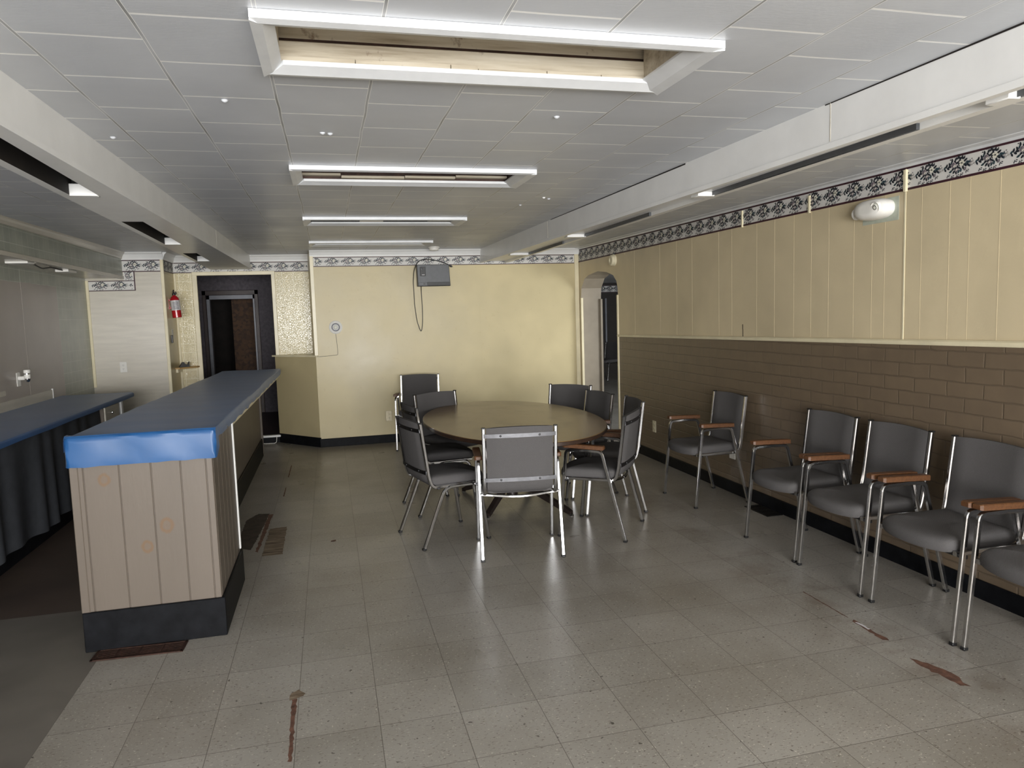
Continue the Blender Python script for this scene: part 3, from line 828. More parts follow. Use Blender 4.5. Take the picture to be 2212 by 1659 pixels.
def borders():
    floral('trim_15', [((XR, 8.9, 0), (0, -1, 0), 8.9 + .9, lambda u: 2.127 + .003 * (8.9 - u), lambda u: 2.231 + .0095 * (8.9 - u), (-1, 0, 0), 8.9 - 2.92 - .19 * 31, [(0, .10), (.91, 1.)])])
    floral('trim_16', [((-.13, YB, 0), (1, 0, 0), 3.23, lambda u: 2.144, lambda u: 2.257, (0, -1, 0), .206, LN)])
    floral('trim_17', [((-1.767, YA, 0), (1, 0, 0), 1.577, lambda u: 2.133, lambda u: 2.257, (0, -1, 0), .1, LN),
                       ((-1.767, YO, 0), (0, 1, 0), .575, lambda u: 2.125, lambda u: 2.25, (1, 0, 0), .1, LN)])
    floral('trim_18', [((-2.18, YO, 0), (1, 0, 0), .41, lambda u: 2.118, lambda u: 2.25, (0, -1, 0), .1, LN),
                       ((XL + .03, YO, 0), (1, 0, 0), .462, lambda u: 1.912, lambda u: 2.026, (0, -1, 0), .11, LN),
                       ((-2.175, YO, 0), (1, 0, 0), .107, lambda u: 2.02, lambda u: 2.13, (0, -1, 0), .05, [])])
    floral('trim_24', [((5.2, 16.5, 0), (1, 0, 0), 3.0, lambda u: 1.97, lambda u: 2.14, (0, -1, 0), .1, LN)])
    m = MB()   # maroon edge of the stepped corner
    m.box(-2.07, -2.058, YO - .002, YO, 1.912, 2.13); struct(m.build('trim_19', M['maroon']))
borders()
m = MB(); crown(m, (XR, YF), (XR, YB), (-1, 0), 2.236); 
# right crown follows the rising border
m = MB()
R = []
for y in (YF, 2.5, 5.0, YB):
    zt = zc(y) - .0005; zb_ = 2.2305 + .0095 * y
    R.append([(XR, y, zb_), (XR - .008, y, zb_), (XR - .02, y, zt - .008), (XR - .06, y, zt - .004), (XR - .065, y, zt), (XR, y, zt)])
m.loft(R, 0, False); struct(m.build('trim_23', M['ceil_frame']))

# ------------------------------------------------------------------ chairs
def smooth_poly(ctrl, n=6):
    out = []
    c = [Vector((p[0], p[1], 0)) for p in ctrl]
    for i in range(len(c)):
        a, p, b = c[i - 1], c[i], c[(i + 1) % len(c)]
        r = ctrl[i][2]
        d1 = min(r, (a - p).length * .49); d2 = min(r, (b - p).length * .49)
        s = p + (a - p).normalized() * d1; e = p + (b - p).normalized() * d2
        for k in range(n + 1):
            t = k / n; q = s * (1 - t) ** 2 + p * 2 * t * (1 - t) + e * t * t; out.append((q.x, q.y))
    return out
def inset(poly, d):
    n = len(poly); out = []
    for i in range(n):
        a = Vector(poly[i - 1]); p = Vector(poly[i]); b = Vector(poly[(i + 1) % n])
        t = (b - a); 
        if t.length < 1e-9: out.append((p.x, p.y)); continue
        t.normalize(); nn = Vector((-t.y, t.x))     # inward for counter clockwise
        out.append((p.x + nn.x * d, p.y + nn.y * d))
    return out

def back_path(n=16):
    """centre line of the back shell from its top down and forward under the seat: list of (y, z, ny, nz)"""
    pts = fillet([(0, -.222, .832), (0, -.178, .475), (0, -.165, .425), (0, -.06, .412)], [.10, .04], 7)
    res = [pts[0]]
    # resample evenly
    seg = [0]
    for a, b in zip(pts[:-1], pts[1:]): seg.append(seg[-1] + (b - a).length)
    out = []
    for i in range(n):
        s = seg[-1] * i / (n - 1)
        for k in range(len(pts) - 1):
            if seg[k + 1] >= s - 1e-9:
                t = (s - seg[k]) / max(1e-9, seg[k + 1] - seg[k]); p = pts[k].lerp(pts[k + 1], t)
                tt = (pts[k + 1] - pts[k]).normalized(); out.append((p.y, p.z, -tt.z, tt.y)); break
    return out
def chair(kind):
    """kind arm or side. Local frame: faces +y, origin on the floor between the feet. Returns the root empty"""
    root = bpy.data.objects.new('arm_chair' if kind == 'arm' else 'side_chair', None); COL.objects.link(root); root.empty_display_size = .1
    ch, fb = M['chrome'], M['fabric']
    hw = .208
    # seat cushion
    ol = smooth_poly([(-hw, -.165, .03), (hw, -.165, .03), (hw + .008, .215, .045), (.10, .262, .14), (-.10, .262, .14), (-hw - .008, .215, .045)], 6)
    m = MB(); R = []
    for d, z in ((.030, .407), (.006, .411), (.0, .424), (.0, .444), (.006, .459), (.018, .469), (.045, .475), (.10, .479), (.17, .480)):
        k = 1 - d / .235
        R.append([(x * k, .045 + (y - .045) * k, z - max(0, (y - .15)) * .12) for x, y in ol])
    m.loft(R); m.build('seat', fb, root)
    # backrest shell
    m = MB(); path = back_path(18); R = []
    nx = 11
    for i, (y, z, ny, nz) in enumerate(path):
        s = i / (len(path) - 1)
        ring_f, ring_b = [], []
        th = .017 * (1 if 0 < i < len(path) - 1 else .55)
        for j in range(nx):
            u = -1 + 2 * j / (nx - 1); x = u * .206
            bow = .019 * (1 - u * u) * (1 - .6 * s); e = 1 - .75 * max(0, abs(u) - .85) / .15
            dz = .008 * (1 - u * u) if i == 0 else 0
            # normal pointing forward is (ny, nz)
            fy, fz = (-nz, ny) if False else (abs(ny), nz)
            ring_f.append((x, y - bow + th * e * fy, z + dz + th * e * fz * .6)); ring_b.append((x, y - bow - th * e * fy, z + dz - th * e * fz * .6))
        R.append(ring_f + ring_b[::-1])
    m.loft(R); back = m.build('backrest', fb, root)
    # chrome straps across the rear of the back
    for zz in (.785, .505):
        m = MB(); pts_a, pts_b = [], []
        yy = -.178 - (zz - .475) / .357 * .044
        for j in range(13):
            u = -1 + 2 * j / 12; x = u * .222; bow = .019 * (1 - u * u) * (1 - .6 * (.85 - zz)) + .0195
            pts_a.append((x, yy - bow, zz - .012)); pts_b.append((x, yy - bow, zz + .012))
        ring = []
        for j in range(13):
            a, b = pts_a[j], pts_b[j]
            ring.append([a, b, (b[0], b[1] + .004, b[2]), (a[0], a[1] + .004, a[2])])
        m.loft(ring, 0, False)
        for x in (-.12, .12):
            u = x / .222
            m.lathe([(.007, 0), (.006, .004), (.002, .006)], 0, 8, Matrix.Translation((x, yy - .019 * (1 - u * u) * (1 - .6 * (.85 - zz)) - .0195, zz)) @ Matrix.Rotation(PI / 2, 4, 'X'))
        m.build('strap', M['chrome_dull'], back)
    # side tubes of the back that bend forward under the seat
    for sx in (-1, 1):
        x = sx * .222
        m = MB(); m.tube(fillet([(x, -.228, .832), (x, -.182, .475), (x, -.16, .404), (x, .2, .404)], [.14, .07], 6), .0115, 0, 8, .6)
        up = m.build('back_tube', ch, root)
        m = MB(); m.box(x - .0125, x + .0125, -.241, -.2155, .830, .838, 0, .002, 1); m.build('tube_cap', M['black'], up)
    if kind == 'arm':
        for sx in (-1, 1):
            x = sx * .252
            pf = [(x, .226, .012), (x, .168, .60), (x, .03, .604)]
            m = MB(); m.tube(fillet(pf, .03, 5), .011, 0, 8, .7); lg = m.build('leg', ch, root)
            m = MB(); m.box(x - .0125, x + .0125, .215, .240, 0, .016, 0, .003, 1); m.build('rubber_foot', M['black'], lg)
            pr = [(x, -.228, .012), (x, -.078, .598), (x, .03, .604)]
            m = MB(); m.tube(fillet(pr, .03, 5), .011, 0, 8, .7); lg = m.build('leg', ch, root)
            m = MB(); m.box(x - .0125, x + .0125, -.242, -.216, 0, .016, 0, .003, 1); m.build('rubber_foot', M['black'], lg)
            m = MB()
            R = []
            for y, z, e in ((-.098, .611, .6), (-.092, .611, 1), (.05, .617, 1), (.172, .621, 1), (.186, .621, .8)):
                w, t = .024 * e, .0135 * e
                R.append([(x - w, y, z + .014 - t), (x + w, y, z + .014 - t), (x + w, y, z + .014 + t * .7), (x + w * .8, y, z + .014 + t), (x - w * .8, y, z + .014 + t), (x - w, y, z + .014 + t * .7)])
            m.loft(R, 0, False); m.build('armrest', M['arm_wood'], root)
        # cross bars
        m = MB(); m.box(-.262, .262, .168, .192, .389, .405, 0, .002, 1); m.build('front_crossbar', M['chrome_dull'], root)
        m = MB(); pts = [(-.252, -.135, .402), (-.2, -.142, .398)] + [(u * .16, -.142 - .03 * (1 - u * u), .394 - .006 * (1 - u * u)) for u in (-1, -.5, 0, .5, 1)] + [(.2, -.142, .398), (.252, -.135, .402)]
        m.tube(pts, .009, 0, 8, .5); m.build('rear_crossbar', ch, root)
    else:
        for sx in (-1, 1):
            x = sx * .232
            pf = [(x + sx * .006, .228, .012), (x, .175, .395), (x, .05, .397)]
            m = MB(); m.tube(fillet(pf, .055, 6), .0115, 0, 8, .3); lg = m.build('leg', ch, root)
            m = MB(); m.box(x + sx * .006 - .0125, x + sx * .006 + .0125, .216, .242, 0, .016, 0, .003, 1); m.build('rubber_foot', M['black'], lg)
            pr = [(x + sx * .006, -.236, .012), (x, -.075, .397), (x, .05, .397)]
            m = MB(); m.tube(fillet(pr, .06, 6), .0115, 0, 8, .3); lg = m.build('leg', ch, root)
            m = MB(); m.box(x + sx * .006 - .0125, x + sx * .006 + .0125, -.252, -.226, 0, .016, 0, .003, 1); m.build('rubber_foot', M['black'], lg)
        m = MB(); m.box(-.235, .235, .14, .162, .389, .405, 0, .002, 1); m.build('front_crossbar', M['chrome_dull'], root)
        m = MB(); m.box(-.235, .235, -.13, -.108, .389, .405, 0, .002, 1); m.build('rear_crossbar', M['chrome_dull'], root)
    return root
def dup(root):
    r = root.copy(); COL.objects.link(r)
    for c in root.children:
        d = c.copy(); COL.objects.link(d); d.parent = r
        for g in c.children:
            e = g.copy(); COL.objects.link(e); e.parent = d
    return r
PROTO = {}
def place(kind, rear, facing, label, group):
    """rear: mid point of the rear feet; facing: direction the sitter looks"""
    if kind not in PROTO: PROTO[kind] = o = chair(kind)
    else: o = dup(PROTO[kind])
    fx, fy = facing; l = math.hypot(fx, fy); fx /= l; fy /= l
    o.location = (rear[0] + fx * .23, rear[1] + fy * .23, 0)
    o.rotation_euler = (0, 0, math.atan2(-fx, fy))
    tag(o, label, 'chair', group); return o
GT, GW = 'chairs around the oval table', 'armchairs along the brick wall'
place('arm', (1.10, 4.236), (.143, .99), 'grey armchair with its back to the camera at the near end of the table', GT)
place('arm', (1.975, 4.535), (-.8, .6), 'grey armchair turned half away at the right near side of the table', GT)
place('arm', (2.285, 5.205), (-.992, .12), 'grey armchair behind the right front table chair, its wooden arm touching the table edge', GT)
place('side', (2.225, 5.80), (-.985, -.14), 'grey chair at the right side of the table just in front of the archway', GT)
place('side', (2.20, 6.51), (-.76, -.65), 'grey chair at the far right end of the table, nearest the back wall corner', GT)
place('side', (.485, 4.85), (.972, .235), 'armless grey chair on bent chrome legs at the left, nearest the bar end', GT)
place('side', (.575, 5.66), (.988, .152), 'armless grey chair second along the left side of the table, behind the front one', GT)
place('side', (.905, 6.50), (.46, -.89), 'grey chair at the far left of the table, its back rising behind the wood top', GT)
place('arm', (1.03, 8.66), (-.2, -.98), 'dark grey armchair standing alone against the yellow back wall', GT)
wl = ['grey armchair on the brick wall farthest from the camera, set apart from the row',
      'grey armchair on the brick wall second from the archway, floor register beside its leg',
      'grey armchair on the brick wall in the middle of the row, third from the archway',
      'grey armchair on the brick wall with its arm touching the cropped last chair',
      'grey armchair cropped by the right edge, last of the row on the brick wall']
for k, yc in enumerate((5.172, 3.912, 3.352, 2.765, 2.205)):
    place('arm', (2.61 + (.03 if k == 0 else 0) + .456, yc), (-1, .012 * (k - 2)), wl[k], GW)
far = place('side', (6.12, 15.05), (-.9, -.42), 'dark chair with chrome legs seen through the archway in the next room', 'chairs in the next room')

# ------------------------------------------------------------------ oval table
def table():
    cx, cy, a, b, zt = 1.355, 5.514, .675, 1.19, .705
    root = empty('oval_table', (cx, cy, 0), 'large oval brown wood table with a worn top in the middle of the room', 'table')
    n = 72
    def ring(k, z): return [(cx + (a - k) * math.cos(2 * PI * i / n), cy + (b - k) * math.sin(2 * PI * i / n), z) for i in range(n)]
    m = MB(); m.loft([ring(.003, zt - .003), ring(.005, zt)], 0, False); m.build('tabletop', M['table'], root)
    m = MB(); m.loft([ring(.004, zt - .03), ring(0, zt - .026), ring(0, zt - .005), ring(.003, zt - .0025)], 0, True); m.build('edge_band', M['table_edge'], root)
    m = MB(); m.box(cx - .25, cx + .25, cy - .6, cy + .6, zt - .06, zt - .03, 0, .004, 1); m.build('apron', M['table_leg'], root)
    m = MB(); m.lathe([(.045, .09), (.045, zt - .06)], 0, 20, Matrix.Translation((cx, cy, 0))); m.lathe([(.07, .16), (.07, .3)], 0, 20, Matrix.Translation((cx, cy, 0))); m.build('column', M['table_leg'], root)
    for dx, dy in ((-.27, -.30), (.34, -.46), (-.29, .58), (.32, .55)):
        m = MB(); e = Vector((cx + dx, cy + dy, .022)); s = Vector((cx, cy, .235))
        d = (e - s); w = Vector((-d.y, d.x, 0)).normalized() * .019
        R = []
        for t, h in ((0, .035), (.5, .026), (.92, .02), (1, .014)):
            p = s + d * t
            R.append([p - w - Vector((0, 0, h * .9)), p + w - Vector((0, 0, h * .9)), p + w + Vector((0, 0, h)), p - w + Vector((0, 0, h))])
        m.loft(R, 0, False); f = m.build('foot', M['table_leg'], root)
        m = MB(); m.lathe([(.016, 0), (.018, .006), (.012, .016)], 0, 12, Matrix.Translation((e.x, e.y, 0))); m.build('glide', M['chrome'], f)
    localize(root)
table()

# ------------------------------------------------------------------ bar counter
def bar():
    root = empty('bar_counter', (-.87, 6.1, 0), 'long taupe bar counter with a bright blue vinyl top in front', 'bar counter')
    zt = lambda y: 1.024 - .0085 * (y - 3.66)
    x0, x1, xs, yf, yj, ye = -1.182, -.572, -.805, 3.675, 4.42, 8.62
    # end panel towards the camera, boards with grooves
    m = MB(); xsn = [x0, -1.132, -.982, -.845, -.716, -.603, x1]
    g = .0035
    for a, b in zip(xsn[:-1], xsn[1:]):
        m.box(a + g / 2, b - g / 2, yf, yf + .018, .188, .905, 0, .0025, 1)
    m.box(x0 + .002, x1 - .002, yf + .006, yf + .02, .188, .905, 1)
    m.build('end_panel', [M['plank'], M['plank2']], root)
    m = MB(); m.box(x0 - .006, x0 + .03, yf - .005, yf + .03, .188, .9, 0, .003, 1); m.build('corner_board', M['plank2'], root)
    # near right side with narrow boards
    m = MB(); k = 6
    for i in range(k):
        a = yf + .02 + (yj - yf - .02) * i / k; b = yf + .02 + (yj - yf - .02) * (i + 1) / k
        m.box(x1 - .018, x1, a + g / 2, b - g / 2, .188, .985, 0, .0025, 1)
    m.box(x1 - .02, x1 - .006, yf + .02, yj, .188, .985, 0)
    m.build('side_panel', M['plank2'], root)
    m = MB(); m.box(x1 - .012, x1 + .008, yj - .012, yj + .01, .2, 1.0, 0, .003, 1); m.build('corner_trim', M['white_trim'], root)
    m = MB(); m.box(xs - .0, x1 - .005, yj - .016, yj, .0, .985, 0); m.build('return_panel', M['plank2'], root)
    m = MB(); m.box(xs - .02, xs, yj, ye, .17, .93, 0); m.build('front_panel', M['plank2'], root)
    m = MB(); m.box(xs - .008, xs + .02, ye - .02, ye + .01, .02, .95, 0, .003, 1); m.build('end_post', M['plank2'], root)
    m = MB(); m.quad((x0, yf + .018, 0), (x0, ye, 0), (x0, ye, .95), (x0, yf + .018, .985)); m.quad((x0, ye, 0), (xs, ye, 0), (xs, ye, .95), (x0, ye, .95)); m.build('rear_panel', M['plank2'], root, fixn=False)
    # plinths
    m = MB(); m.box(x0 - .002, x1 + .014, yf - .014, yf, .0, .19, 0, .003, 1); m.box(x1, x1 + .014, yf, yj + .02, 0, .19, 0, .003, 1); m.build('plinth', M['base_black'], root)
    m = MB(); m.box(xs, xs + .014, yj, ye - .02, .0, .2, 0, .003, 1); m.build('plinth', M['base_black'], root)
    # cleat under the overhang
    m = MB(); R = []
    for y in (yj + .01, ye + .02):
        z = zt(y); R.append([(-.62, y, z - .085), (-.565, y, z - .085), (-.565, y, z - .045), (-.62, y, z - .045)])
    m.loft(R, 0, False); m.build('cleat', M['cream_trim'], root)
    m = MB(); R = []
    for y in (yf + .004, ye + .03):
        z = zt(y); R.append([(-1.17, y, z - .04), (-.56, y, z - .04), (-.56, y, z - .006), (-1.17, y, z - .006)])
    m.loft(R, 0, False); m.build('top_board', M['plank2'], root)
    # vinyl cover : draped sheet with a deep front flap and a ragged shallow side flap
    m = MB(); rr = random.Random(9)
    xa, xb = x0 - .012, x1 + .022
    ny = 40; ys = [yf - .018 + (ye + .03 - yf + .018) * (i / ny) ** 1.15 for i in range(ny + 1)]
    R = []
    for i, y in enumerate(ys):
        z = zt(y); fl = .062 + .006 * math.sin(i * 1.9) + rr.uniform(-.004, .004); pf = .004 * math.sin(i * 2.3 + 1)
        if i == 0: fl = .05
        zr = lambda x: .0025 * math.sin(x * 11 + y * 3) + .0015 * math.sin(y * 17)
        row = [(xa - .004, y, z - .07), (xa - .002, y, z - .02), (xa + .004, y, z - .006)]
        for q in range(9): xx = xa + .015 + (xb - xa - .03) * q / 8; row.append((xx, y, z + zr(xx)))
        row += [(xb - .006, y, z - .004), (xb + pf * .4, y, z - .016), (xb + .002 + pf, y, z - .016 - (fl - .016) * .5), (xb - .004 + pf * .5, y, z - fl)]
        R.append(row)
    m.loft(R, 0, True, closed=False)
    m.build('vinyl_cover', M['blue'], root, fixn=False)
    # front flap, rounded at the corners
    m = MB(); R = []
    zf = zt(yf)
    outline = [(xa - .002, yf + .02), (xa - .004, yf - .004), (xa + .006, yf - .017)] + [(xa + .02 + (xb - xa - .04) * q / 10, yf - .02 - .003 * math.sin(q * 1.3)) for q in range(11)] + [(xb - .008, yf - .02), (xb + .002, yf - .01), (xb + .004, yf + .03), (xb + .002, yf + .075)]
    for z, k in ((zf + .003, -.045), (zf + .0025, -.014), (zf - .010, -.002), (zf - .03, 0), (zf - .07, .001), (zf - .11, .003), (zf - .142, .001)):
        row = []
        for i, (x, y) in enumerate(outline):
            zz = z
            if i >= len(outline) - 2 and z < zf - .06: zz = z + .02 * (i - len(outline) + 3)
            row.append((x + (.002 * math.sin(i * 2.1 + z * 40)), y - k + .002 * math.sin(i * 1.7 + z * 55), zz + (.002 * math.sin(i * 2.7) if z < zf - .02 else 0)))
        R.append(row)
    m.loft(R, 0, True, closed=False); m.build('front_flap', M['blue'], root, fixn=False)
    for k, y in enumerate((4.05, 4.95, 5.35, 5.65, 6.3, 6.45)):
        m = MB(); m.lathe([(.006, 0), (.005, .003), (.001, .005)], 0, 8, Matrix.Translation((xb + .003, y, zt(y) - .045)) @ Matrix.Rotation(PI / 2, 4, 'Y')); m.build('tack', M['chrome'], root)
    localize(root)
bar()

def back_counter():
    root = empty('back_counter', (-2.23, 4.6, 0), 'low back counter along the left wall under a dull blue top', 'counter')
    ye, zt = 7.90, .862
    m = MB(); m.box(XL + .003, -1.93, -.5, ye, zt - .035, zt - .004, 0, .004, 1); m.build('top_board', M['plank2'], root)
    m = MB(); R = []
    n = 34
    for i in range(n + 1):
        y = -.5 + (ye + .012 + .5) * i / n; w = .002 * math.sin(i * 1.7)
        R.append([(XL + .003, y, zt + .002)] + [(XL + .003 + (.61) * q / 6, y, zt + w + .0015 * math.sin(q * 2 + i)) for q in range(1, 7)] + [(-1.925, y, zt - .004), (-1.917, y, zt - .016), (-1.918, y, zt - .042 + w)])
    m.loft(R, 0, True, closed=False); m.build('vinyl_cover', M['blue'], root, fixn=False)
    m = MB(); m.box(XL + .003, -2.07, -.5, ye - .05, 0, zt - .035, 0); m.build('carcass', M['dark'], root)
    m = MB(); m.box(-2.07, -2.055, -.5, 6.9, 0, .11, 0); m.build('plinth', M['base_black'], root)
    # open end: drawer unit and end post
    m = MB(); m.box(-2.06, -1.95, 6.98, 7.47, .05, zt - .035, 0); m.build('drawer_unit', M['plank2'], root)
    m = MB(); m.box(-1.952, -1.936, 7.0, 7.42, .62, zt - .05, 0, .003, 1); dr = m.build('drawer', M['pinkwall'], root)
    m = MB(); m.lathe([(.006, 0), (.006, .012), (.014, .016), (.012, .024), (.003, .028)], 0, 12, Matrix.Translation((-1.936, 7.14, .755)) @ Matrix.Rotation(PI / 2, 4, 'Y')); m.build('knob', M['chrome'], dr)
    m = MB(); m.box(-1.99, -1.935, 7.50, 7.56, 0, zt - .035, 0, .003, 1); m.build('end_post', M['white_trim'], root)
    localize(root)
    # gathered skirt hung along the front
    m = MB(); R = []; n = 300; rr = random.Random(4)
    for i in range(n + 1):
        y = -.5 + (6.95 + .5) * i / n
        ph = y * 21 + 1.3 * math.sin(y * 3.1) + .8 * math.sin(y * 7.7)
        row = []
        for z, a in ((zt - .03, .003), (.7, .006), (.5, .011), (.3, .015), (.13, .018)):
            row.append((-1.965 - .012 + a * math.sin(ph) + a * .5 * math.sin(ph * .43 + 1), y, z + (.012 * math.sin(ph * .31) if z < .2 else 0)))
        R.append(row)
    m.loft(R, 0, True, closed=False)
    tag(m.build('skirt_curtain', M['skirt'], None, fixn=False), 'dark slate cloth skirt hanging in folds below the low back counter', 'curtain')
back_counter()

# ------------------------------------------------------------------ fittings on walls and floor
def wall_plate(name, loc, nrm, w, h, label, mat='ivory', duplex=True, metal=False):
    """outlet plate, nrm is the wall normal: 'x-', 'x+', 'y-'"""
    root = empty(name, loc, label, 'outlet')
    root.rotation_euler = (0, 0, {'y-': 0, 'x-': -PI / 2, 'x+': PI / 2}[nrm])
    m = MB(); m.box(-w / 2, w / 2, -.006, 0, -h / 2, h / 2, 0, .0025, 2); m.build('plate', M[mat], root)
    if duplex:
        for dz in (-.021, .021):
            m = MB(); m.lathe([(.0165, 0), (.016, .0025), (.001, .003)], 0, 16, Matrix.Translation((0, -.006, dz)) @ Matrix.Rotation(PI / 2, 4, 'X')); f = m.build('socket', M[mat], root)
            m = MB()
            for dx in (-.006, .006): m.box(dx - .0012, dx + .0012, -.0094, -.0088, dz - .001, dz + .008, 0)
            m.box(-.002, .002, -.0094, -.0088, dz - .010, dz - .006, 0); m.build('slot', M['black'], f)
    return root
wall_plate('wall_outlet', (.664, YB, .327), 'y-', .075, .122, 'metal outlet plate low on the yellow back wall left of the lone armchair', 'steel_plate')
wall_plate('wall_outlet', (XR, 6.711, .34), 'x-', .072, .116, 'ivory outlet plate low on the brick wall nearest the archway', 'ivory')
wall_plate('wall_outlet', (XR, 5.24, .326), 'x-', .085, .085, 'small white plate on the brick wall under the first wall armchair', 'white_plastic', False)
wall_plate('wall_outlet', (-2.247, YO, 1.064), 'y-', .072, .116, 'white double outlet on the pale wall behind the bar', 'white_plastic')

def night_light():
    root = empty('plug_in_freshener', (XL, 6.93, 1.10), 'white and silver plug-in device on the left wall above the back counter', 'plug-in device')
    m = MB(); m.box(0, .006, -.037, .037, -.058, .058, 0, .002, 1); m.build('wall_plate', M['white_plastic'], root)
    m = MB(); m.tube([(.006, .0, .01), (.035, .0, .01), (.05, 0, .012)], .018, 0, 14); m.build('plug', M['white_plastic'], root)
    m = MB(); m.lathe([(.02, .0), (.023, .004), (.024, .03), (.023, .034)], 0, 18, Matrix.Translation((.07, 0, .005))); m.build('body', M['white_plastic'], root)
    m = MB(); m.lathe([(.022, -.004), (.022, .006)], 0, 18, Matrix.Translation((.07, 0, .043))); m.build('collar', M['chrome'], root)
    m = MB(); m.lathe([(.022, .0), (.026, .006), (.026, .026), (.022, .03)], 0, 18, Matrix.Translation((.07, 0, .05))); m.build('cap', M['white_plastic'], root)
    m = MB(); m.lathe([(.003, -.03), (.016, -.024), (.022, -.008), (.022, .0)], 0, 18, Matrix.Translation((.07, 0, .003))); m.build('bulb', M['chrome'], root)
night_light()
m = MB(); m.box(XL, XL + .003, 6.3, 6.66, .985, 1.03, 0, .0012, 1)
tag(m.build('blank_cover_plate', M['pinkwall']), 'long blank cover plate on the left wall beside the plug-in device', 'cover plate')

def soffit_light():
    root = empty('soffit_light_fitting', (-2.33, 7.0, 2.05), 'stripped light fitting under the left soffit, white ends joined by a black wire', 'light fitting')
    z = 2.052
    m = MB(); m.box(-2.41, -2.25, 6.48, 6.62, z - .018, z, 0, .003, 1); m.build('end_cover', M['white_plastic'], root)
    m = MB(); m.box(-2.36, -2.25, 7.40, 7.62, z - .026, z, 0, .003, 1); m.build('end_cover', M['white_plastic'], root)
    m = MB(); m.tube(fillet([(-2.26, 6.60, z - .01), (-2.27, 6.72, z - .022), (-2.28, 6.86, z - .035), (-2.28, 6.98, z - .02), (-2.29, 7.1, z - .008), (-2.3, 7.42, z - .012)], .05, 4), .006, 0, 8); m.build('wire', M['black'], root)
    m = MB(); m.box(-2.44, -2.23, 6.62, 7.40, z - .004, z, 0); m.build('back_plate', M['pinkwall'], root)
    localize(root)
soffit_light()

def extinguisher():
    root = empty('fire_extinguisher', (-1.69, 9.13, 1.60), 'red fire extinguisher hung on the narrow wall beside the dark doorway', 'fire extinguisher')
    root.rotation_euler = (0, math.radians(-4), 0)
    m = MB(); m.lathe([(.046, 0), (.05, .004), (.05, .19), (.048, .215), (.036, .24), (.019, .252), (.018, .258)], 0, 28); body = m.build('cylinder', M['red'], root)
    m = MB(); R = []
    for z in (.085, .2):
        R.append([(.0508 * math.cos(a), .0508 * math.sin(a), z) for a in [math.radians(t) for t in range(-150, 31, 12)]])
    m.loft(R, 0, True, closed=False)
    for i in range(6):
        z = .10 + i * .015
        RR = []
        for zz in (z, z + .005): RR.append([(.0512 * math.cos(a), .0512 * math.sin(a), zz) for a in [math.radians(t) for t in range(-110, -30, 10)]])
        m.loft(RR, 1, True, closed=False)
    m.build('paper_label', [M['label'], M['ink']], body)
    m = MB(); m.lathe([(.016, .25), (.018, .262), (.018, .282), (.01, .29)], 0, 16); m.build('valve', M['black'], root)
    m = MB(); m.box(-.008, .008, -.05, .035, .293, .299, 0, .002, 1); m.box(-.008, .008, -.055, .02, .277, .283, 0, .002, 1); m.tube([(0, -.005, .28), (0, -.005, .305), (0, .01, .318)], .007, 0, 8); m.build('handle', M['black'], root)
    m = MB(); m.lathe([(.016, 0), (.016, .012)], 0, 14, Matrix.Translation((.02, -.012, .283)) @ Matrix.Rotation(PI / 2, 4, 'Y')); m.build('gauge', M['chrome_dull'], root)
    m = MB(); m.box(-.072, -.06, -.014, .014, .10, .26, 0, .002, 1); m.box(-.066, -.04, -.012, .012, .2, .215, 0); m.box(-.066, -.046, -.012, .012, .11, .125, 0); m.build('bracket', M['red'], root)
extinguisher()
def switch_card():
    root = empty('wall_card_holder', (-1.767, 9.14, 1.38), 'faded paper card with a small grey hook below the fire extinguisher', 'notice')
    m = MB(); m.box(0, .003, .02, .10, -.03, .09, 0); m.build('card', M['paper'], root)
    m = MB()
    for i in range(5): m.box(.003, .0035, .03, .03 + .05 * (1 - .1 * i), .065 - i * .018, .07 - i * .018, 0)
    m.build('print', M['ink'], root)
    m = MB(); m.box(0, .02, -.05, -.02, -.07, .02, 0, .004, 1); m.build('hook', M['chrome_dull'], root)
switch_card()
def shelf():
    root = empty('corner_shelf', (-1.70, YA - .08, 1.0), 'small bare pine shelf in the alcove corner below the fire extinguisher', 'shelf')
    m = MB(); m.prism([(-1.765, YA - .30), (-1.72, YA - .30), (-1.56, YA - .09), (-1.54, YA - .003), (-1.765, YA - .003)], 2, .995, 1.013); m.build('board', M['shelf'], root)
    m = MB(); m.box(-1.765, -1.74, YA - .28, YA - .02, .955, .995, 0); m.build('batten', M['cream_trim'], root)
    localize(root)
    t = empty('tape_dispenser', (-1.70, YA - .14, 1.013), 'black desk tape dispenser standing on the pine corner shelf', 'tape dispenser')
    m = MB(); m.prism([(-.055, 0), (.06, 0), (.06, .055), (.052, .055), (.045, .03), (.03, .026), (.012, .036), (.005, .05), (-.02, .05), (-.035, .03)], 1, -.025, .025); m.build('body', M['black'], t)
    m = MB(); m.lathe([(.018, -.012), (.018, .012)], 0, 18, Matrix.Translation((-.008, 0, .042)) @ Matrix.Rotation(PI / 2, 4, 'X')); m.build('spool', M['black'], t)
    m = MB(); m.box(.056, .064, -.02, .02, .053, .06, 0); m.build('cutter', M['chrome_dull'], t)
    t.rotation_euler = (0, 0, .35)
shelf()

